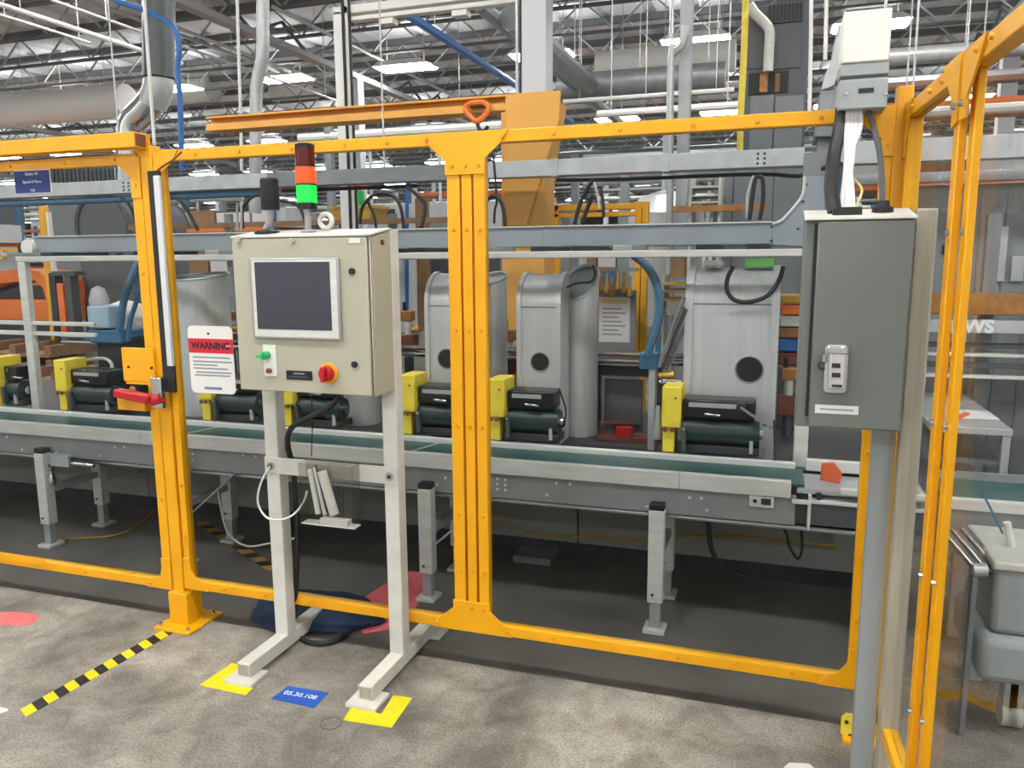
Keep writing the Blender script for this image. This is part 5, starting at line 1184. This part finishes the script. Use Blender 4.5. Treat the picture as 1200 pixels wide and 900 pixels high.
tag(MB().box(xa+.14, 3.9, zt_, xa+.30, 4.1, zt_+.004).build('paper_sheet', M['paper']), 'white paper sheet on the pale work table', 'paper'); tag(MB().bar((xa+.08, 3.78, zt_+.008), (xa+.19, 3.98, zt_+.008), .02, .012).build('orange_tool', M['orange']), 'orange stick tool on the pale work table', 'tool')
t = thing('curved_conveyor', 'second green belt conveyor with a white rail past the side fence', 'conveyor', (1.2, 3.3, 0))
zc_ = .62; MB().box(.62, 3.1, zc_-.14, 2.4, 3.115, zc_+.03).build('side_panel', M['conv'], t); MB().box(.62, 3.09, zc_+.03, 2.4, 3.125, zc_+.07).build('rail', M['alu_white'], t, .003); MB().box(.62, 3.13, zc_+.03, 2.4, 3.5, zc_+.04).build('belt', M['belt'], t); MB().box(.62, 3.5, zc_-.14, 2.4, 3.52, zc_+.07).build('back_panel', M['conv'], t)
for x in (.75, 1.8): 
    for y in (3.12, 3.48): MB().box(x-.025, y-.01, 0, x+.025, y+.03, zc_-.14).build('leg', M['galv'], t)
t = thing('roller_stand', 'slanting steel tubes of a roller stand under the second conveyor', 'stand', (.75, 2.95, 0))
for dx_ in (0, .05, .10): a_, b_ = P(1105+dx_*250, 620, 2.9), P(1150+dx_*250, 672, 2.75); MB().cyl(a_, b_, .014).build('tube', M['chrome'], t)
MB().cyl(P(1140,668,2.72), P(1157,668,2.72), .02).build('cross_tube', M['galv'], t); MB().box(P(1132,672,2.8).x, 2.71, 0, P(1138,672,2.8).x, 2.74, P(1150,668,2.78).z).build('leg', M['galv_dark'], t)
tag(MB().tube([P(1150,575,3.0), P(1163,600,2.95), P(1175,625,2.9)], .004, 6).build('clear_tube', M['blue_hose']), 'thin pale blue tube slanting above the grey moulded tank', 'tube')
tag(MB().cyl(P(1180,612,2.85), P(1188,655,2.85), .012).build('white_lever', M['white']), 'white lever rod standing on the grey moulded tank', 'lever')
# rails and panels higher up
YR = 4.3
t = thing('marked_rail', 'silver rail with white letters past the side fence', 'rail', (1.3, YR, P(1160,395,YR).z))
za, zb = ZR(376, 391, 1165, YR); MB().box(P(1085,385,YR).x, YR, za, 3.0, YR+.08, zb).build('bar', M['galv'], t, .004)
text('letters', 'WS', M['print_white'], t, (P(1147,383,YR).x, YR-.002, (za+zb)/2), .085, bold=.04)
za, zb = ZR(345, 371, 1165, YR); tag(MB().box(P(1085,360,YR).x, YR+.1, za, 3.0, YR+.2, zb).build('tan_beam', M['copper'], bevel=.004), 'tan beam above the lettered silver rail', 'beam')
for k, y in enumerate((404, 416, 428, 442)): za, zb = ZR(y, y+(4 if k % 2 else 6), 1165, YR); tag(MB().box(P(1085,410,YR).x, YR+.05, za, 3.0, YR+.1, zb).build('thin_rail', M['alu_white'] if k % 2 else M['char'], bevel=.002), ('uppermost dark thin rail under the lettered rail', 'upper white thin rail under the lettered rail', 'lower dark thin rail under the lettered rail', 'lowest white thin rail above the work table')[k], 'rail')
t = thing('grey_machine', 'large plain grey machine wall with seams past the side fence', 'machine', (1.6, 5.0, 0))
MB().box(P(1060,300,4.9).x, 4.9, 0, 3.6, 5.6, P(1150,215,4.9).z).build('body', M['machine_grey'], t, .01)
for k in range(5): x = P(1085+k*30,300,4.9).x; MB().box(x, 4.893, .2, x+.008, 4.9, P(1150,220,4.9).z).build('seam', M['galv_dark'], t)
for k, (x0,y0,x1,y1) in enumerate(((1105,286,1112,298),(1165,265,1180,330),(1185,300,1200,330))): xa, xb = XR(x0,x1,(y0+y1)/2,4.88); za, zb = ZR(y0,y1,(x0+x1)/2,4.88); MB().box(xa, 4.88, za, xb, 4.9, zb).build('cover', M['galv'] if k else M['dark'], t, .003)
for x in (1.0, 2.2): tag(MB().box(x-.03, YR+.21, 0, x+.03, YR+.27, 1.75).build('rail_post', M['galv_dark']), 'dull post carrying the rails past the side fence', 'post', 'posts carrying the rails past the side fence')

# ================================================================== far machines
def k_tool():
    t = thing('machine_tool', 'pale grey enclosed machine tool with dark window in the far hall', 'machine', (0,0,0), 'enclosed machine tools in the far hall')
    MB().box(-1, 0, .12, 1, 1.4, 2.1).build('body', M['machine_white'], t); MB().box(-1.02, .02, 0, 1.02, 1.38, .12).build('base', M['dark'], t)
    MB().box(-.6, -.02, .5, .5, 0, 1.9).build('door', M['machine_grey'], t); MB().box(-.4, -.03, 1.1, .3, -.02, 1.7).build('window', M['glass_dark'], t); MB().box(.62, -.12, 1.0, .92, 0, 1.7).build('control', M['char'], t); MB().cyl((.8, .5, 2.1), (.8, .5, 2.45), .03, n=8).build('lamp_pole', M['green'], t); return t
def k_rack():
    t = thing('storage_rack', 'open storage rack with loaded shelves in the far hall', 'rack', (0,0,0), 'storage racks in the far hall')
    for x in (-1.2, 1.2):
        for y in (0, .9): MB().box(x-.04, y-.04, 0, x+.04, y+.04, 2.8).build('upright', M['blue_machine'], t)
    for z in (.3, 1.1, 1.9, 2.6): MB().box(-1.2, 0, z, 1.2, .9, z+.06).build('shelf', M['orange'], t)
    rn = random.Random(5)
    for z in (.36, 1.16, 1.96):
        x = -1.1
        while x < .8: w = rn.uniform(.3, .7); MB().box(x, .1, z, x+w-.05, .8, z+rn.uniform(.25, .6)).build('carton', M[rn.choice(['brown','machine_white','blue_machine','char','cream','base_olive'])], t); x += w
    return t
def k_press():
    t = thing('column_press', 'grey two column press in the far hall', 'press', (0,0,0), 'two column presses in the far hall')
    for x in (-.7, .7): MB().box(x-.18, 0, 0, x+.18, .9, 2.6).build('column', M['machine_grey'], t)
    MB().box(-.9, -.05, 2.2, .9, .95, 2.9).build('crown', M['machine_dark'], t); MB().box(-.7, .0, 0, .7, .9, .8).build('bed', M['machine_dark'], t); MB().box(-.45, .2, 1.4, .45, .7, 2.2).build('ram', M['alu_white'], t); MB().box(.9, .1, 1.0, 1.2, .5, 1.8).build('panel', M['machine_white'], t); return t
def k_guard():
    t = thing('yellow_guard_frame', 'yellow open guard frame in the far hall', 'guard', (0,0,0), 'yellow guard frames in the far hall')
    for x in (-1.5, 0, 1.5): MB().box(x-.04, -.04, 0, x+.04, .04, 2.1).build('post', Y_, t)
    for z in (.2, 1.1, 2.05): MB().box(-1.5, -.02, z, 1.5, .02, z+.06).build('rail', Y_, t)
    MB().box(-1.2, .8, 0, 1.0, 1.8, 1.5).build('guarded_unit', M['machine_dark'], t); MB().box(-.8, .9, 1.5, .2, 1.6, 2.3).build('hopper', M['galv'], t); return t
def k_tank():
    t = thing('steel_tank', 'shiny steel tank on legs in the far hall', 'tank', (0,0,0), 'steel tanks in the far hall')
    MB().lathe((0,.5,0), [(.05,.5),(.5,.75),(.52,2.2),(.35,2.42),(.08,2.5)], 20).build('shell', M['alu'], t)
    for a in range(4): MB().cyl((.4*math.cos(a*1.57+.7), .5+.4*math.sin(a*1.57+.7), 0), (.4*math.cos(a*1.57+.7), .5+.4*math.sin(a*1.57+.7), .8), .04, n=8).build('leg', M['galv_dark'], t)
    MB().cyl((0,.5,2.5),(0,.5,3.4),.06,n=10).build('pipe', M['galv'], t); return t
def k_duct():
    t = thing('overhead_pipework', 'portal of grey pipework over equipment in the far hall', 'pipework', (0,0,0), 'pipework portals in the far hall')
    for x in (-1.8, 1.8): MB().box(x-.06, 0, 0, x+.06, .12, 3.4).build('post', M['galv_dark'], t)
    for z, m in ((3.0,'galv'),(3.2,'alu_white'),(3.4,'galv_dark')): MB().cyl((-2.4, .05, z), (2.4, .05, z), .06, n=8).build('pipe', M[m], t)
    for x in (-1.0, .3, 1.1): MB().cyl((x, .05, 1.2), (x, .05, 3.1), .03, n=8).build('drop_pipe', M['galv'], t)
    MB().box(-1.3, -.2, 0, -.6, .5, 1.3).build('pump_cabinet', M['blue_machine'], t); MB().box(-.2, -.2, 0, .9, .6, 1.0).build('bench', M['machine_white'], t); return t
kinds = [k_tool, k_rack, k_press, k_guard, k_tank, k_duct]; first = {}
rn = random.Random(21)
for Yr in (9.6, 12.2, 15.5, 19.5, 24.5, 31, 39, 50, 64, 82):
    xl = max(-1.32*Yr - 2, -106); xr_ = .32*Yr + 2; x = xl
    st_ = 3.0 if Yr < 20 else (3.6 if Yr < 40 else 6.5)
    while x < xr_:
        kf = rn.choice(kinds); y = Yr + rn.uniform(-.3, .3); sc_ = rn.uniform(.85, 1.1)*(1 if Yr < 20 else 1.15); sw_ = sc_*rn.uniform(.9, 1.15)
        hw = {k_tool: 1.05, k_rack: 1.3, k_press: 1.25, k_guard: 1.6, k_tank: .6, k_duct: 2.5}[kf]*sw_
        px = x + hw
        if Yr < 10.5 and (px+hw > P(868,100,8).x-.3 and px-hw < P(946,100,8).x+.3 or px+hw > P(55,200,9).x-.2 and px-hw < P(145,200,9).x+.2): x += .8; continue
        if kf not in first: o = kf(); first[kf] = o; o.location = (px, y, 0); o.scale = (sw_, sc_, sc_)
        else: copy_thing(first[kf], (px, y, 0), 0, (sw_, sc_, sc_*rn.uniform(.85, 1.15)))
        x = px + hw + rn.uniform(.15, .7)*(1 if Yr < 25 else 3)
# building columns of the hall grid
def k_col():
    t = thing('hall_column', 'white square hall column standing on a girder line', 'column', (0,0,0), 'hall columns on the girder lines')
    MB().box(-.14, -.14, 0, .14, .14, 5.89).build('shaft', M['column'], t); MB().box(-.25, -.25, 0, .25, .25, .03).build('base_plate', M['galv_dark'], t); MB().box(-.2, -.2, .03, .2, .2, 1.1).build('yellow_guard', Y_, t); return t
c0 = None
for gx in (-38, -24, -10, 4, 18):
    for gy in (18, 33, 48, 63, 78, 93):
        if gx < -1.35*gy-3 or gx > .4*gy+3: continue
        if c0 is None: c0 = k_col(); c0.location = (gx, gy, 0)
        else: copy_thing(c0, (gx, gy, 0))
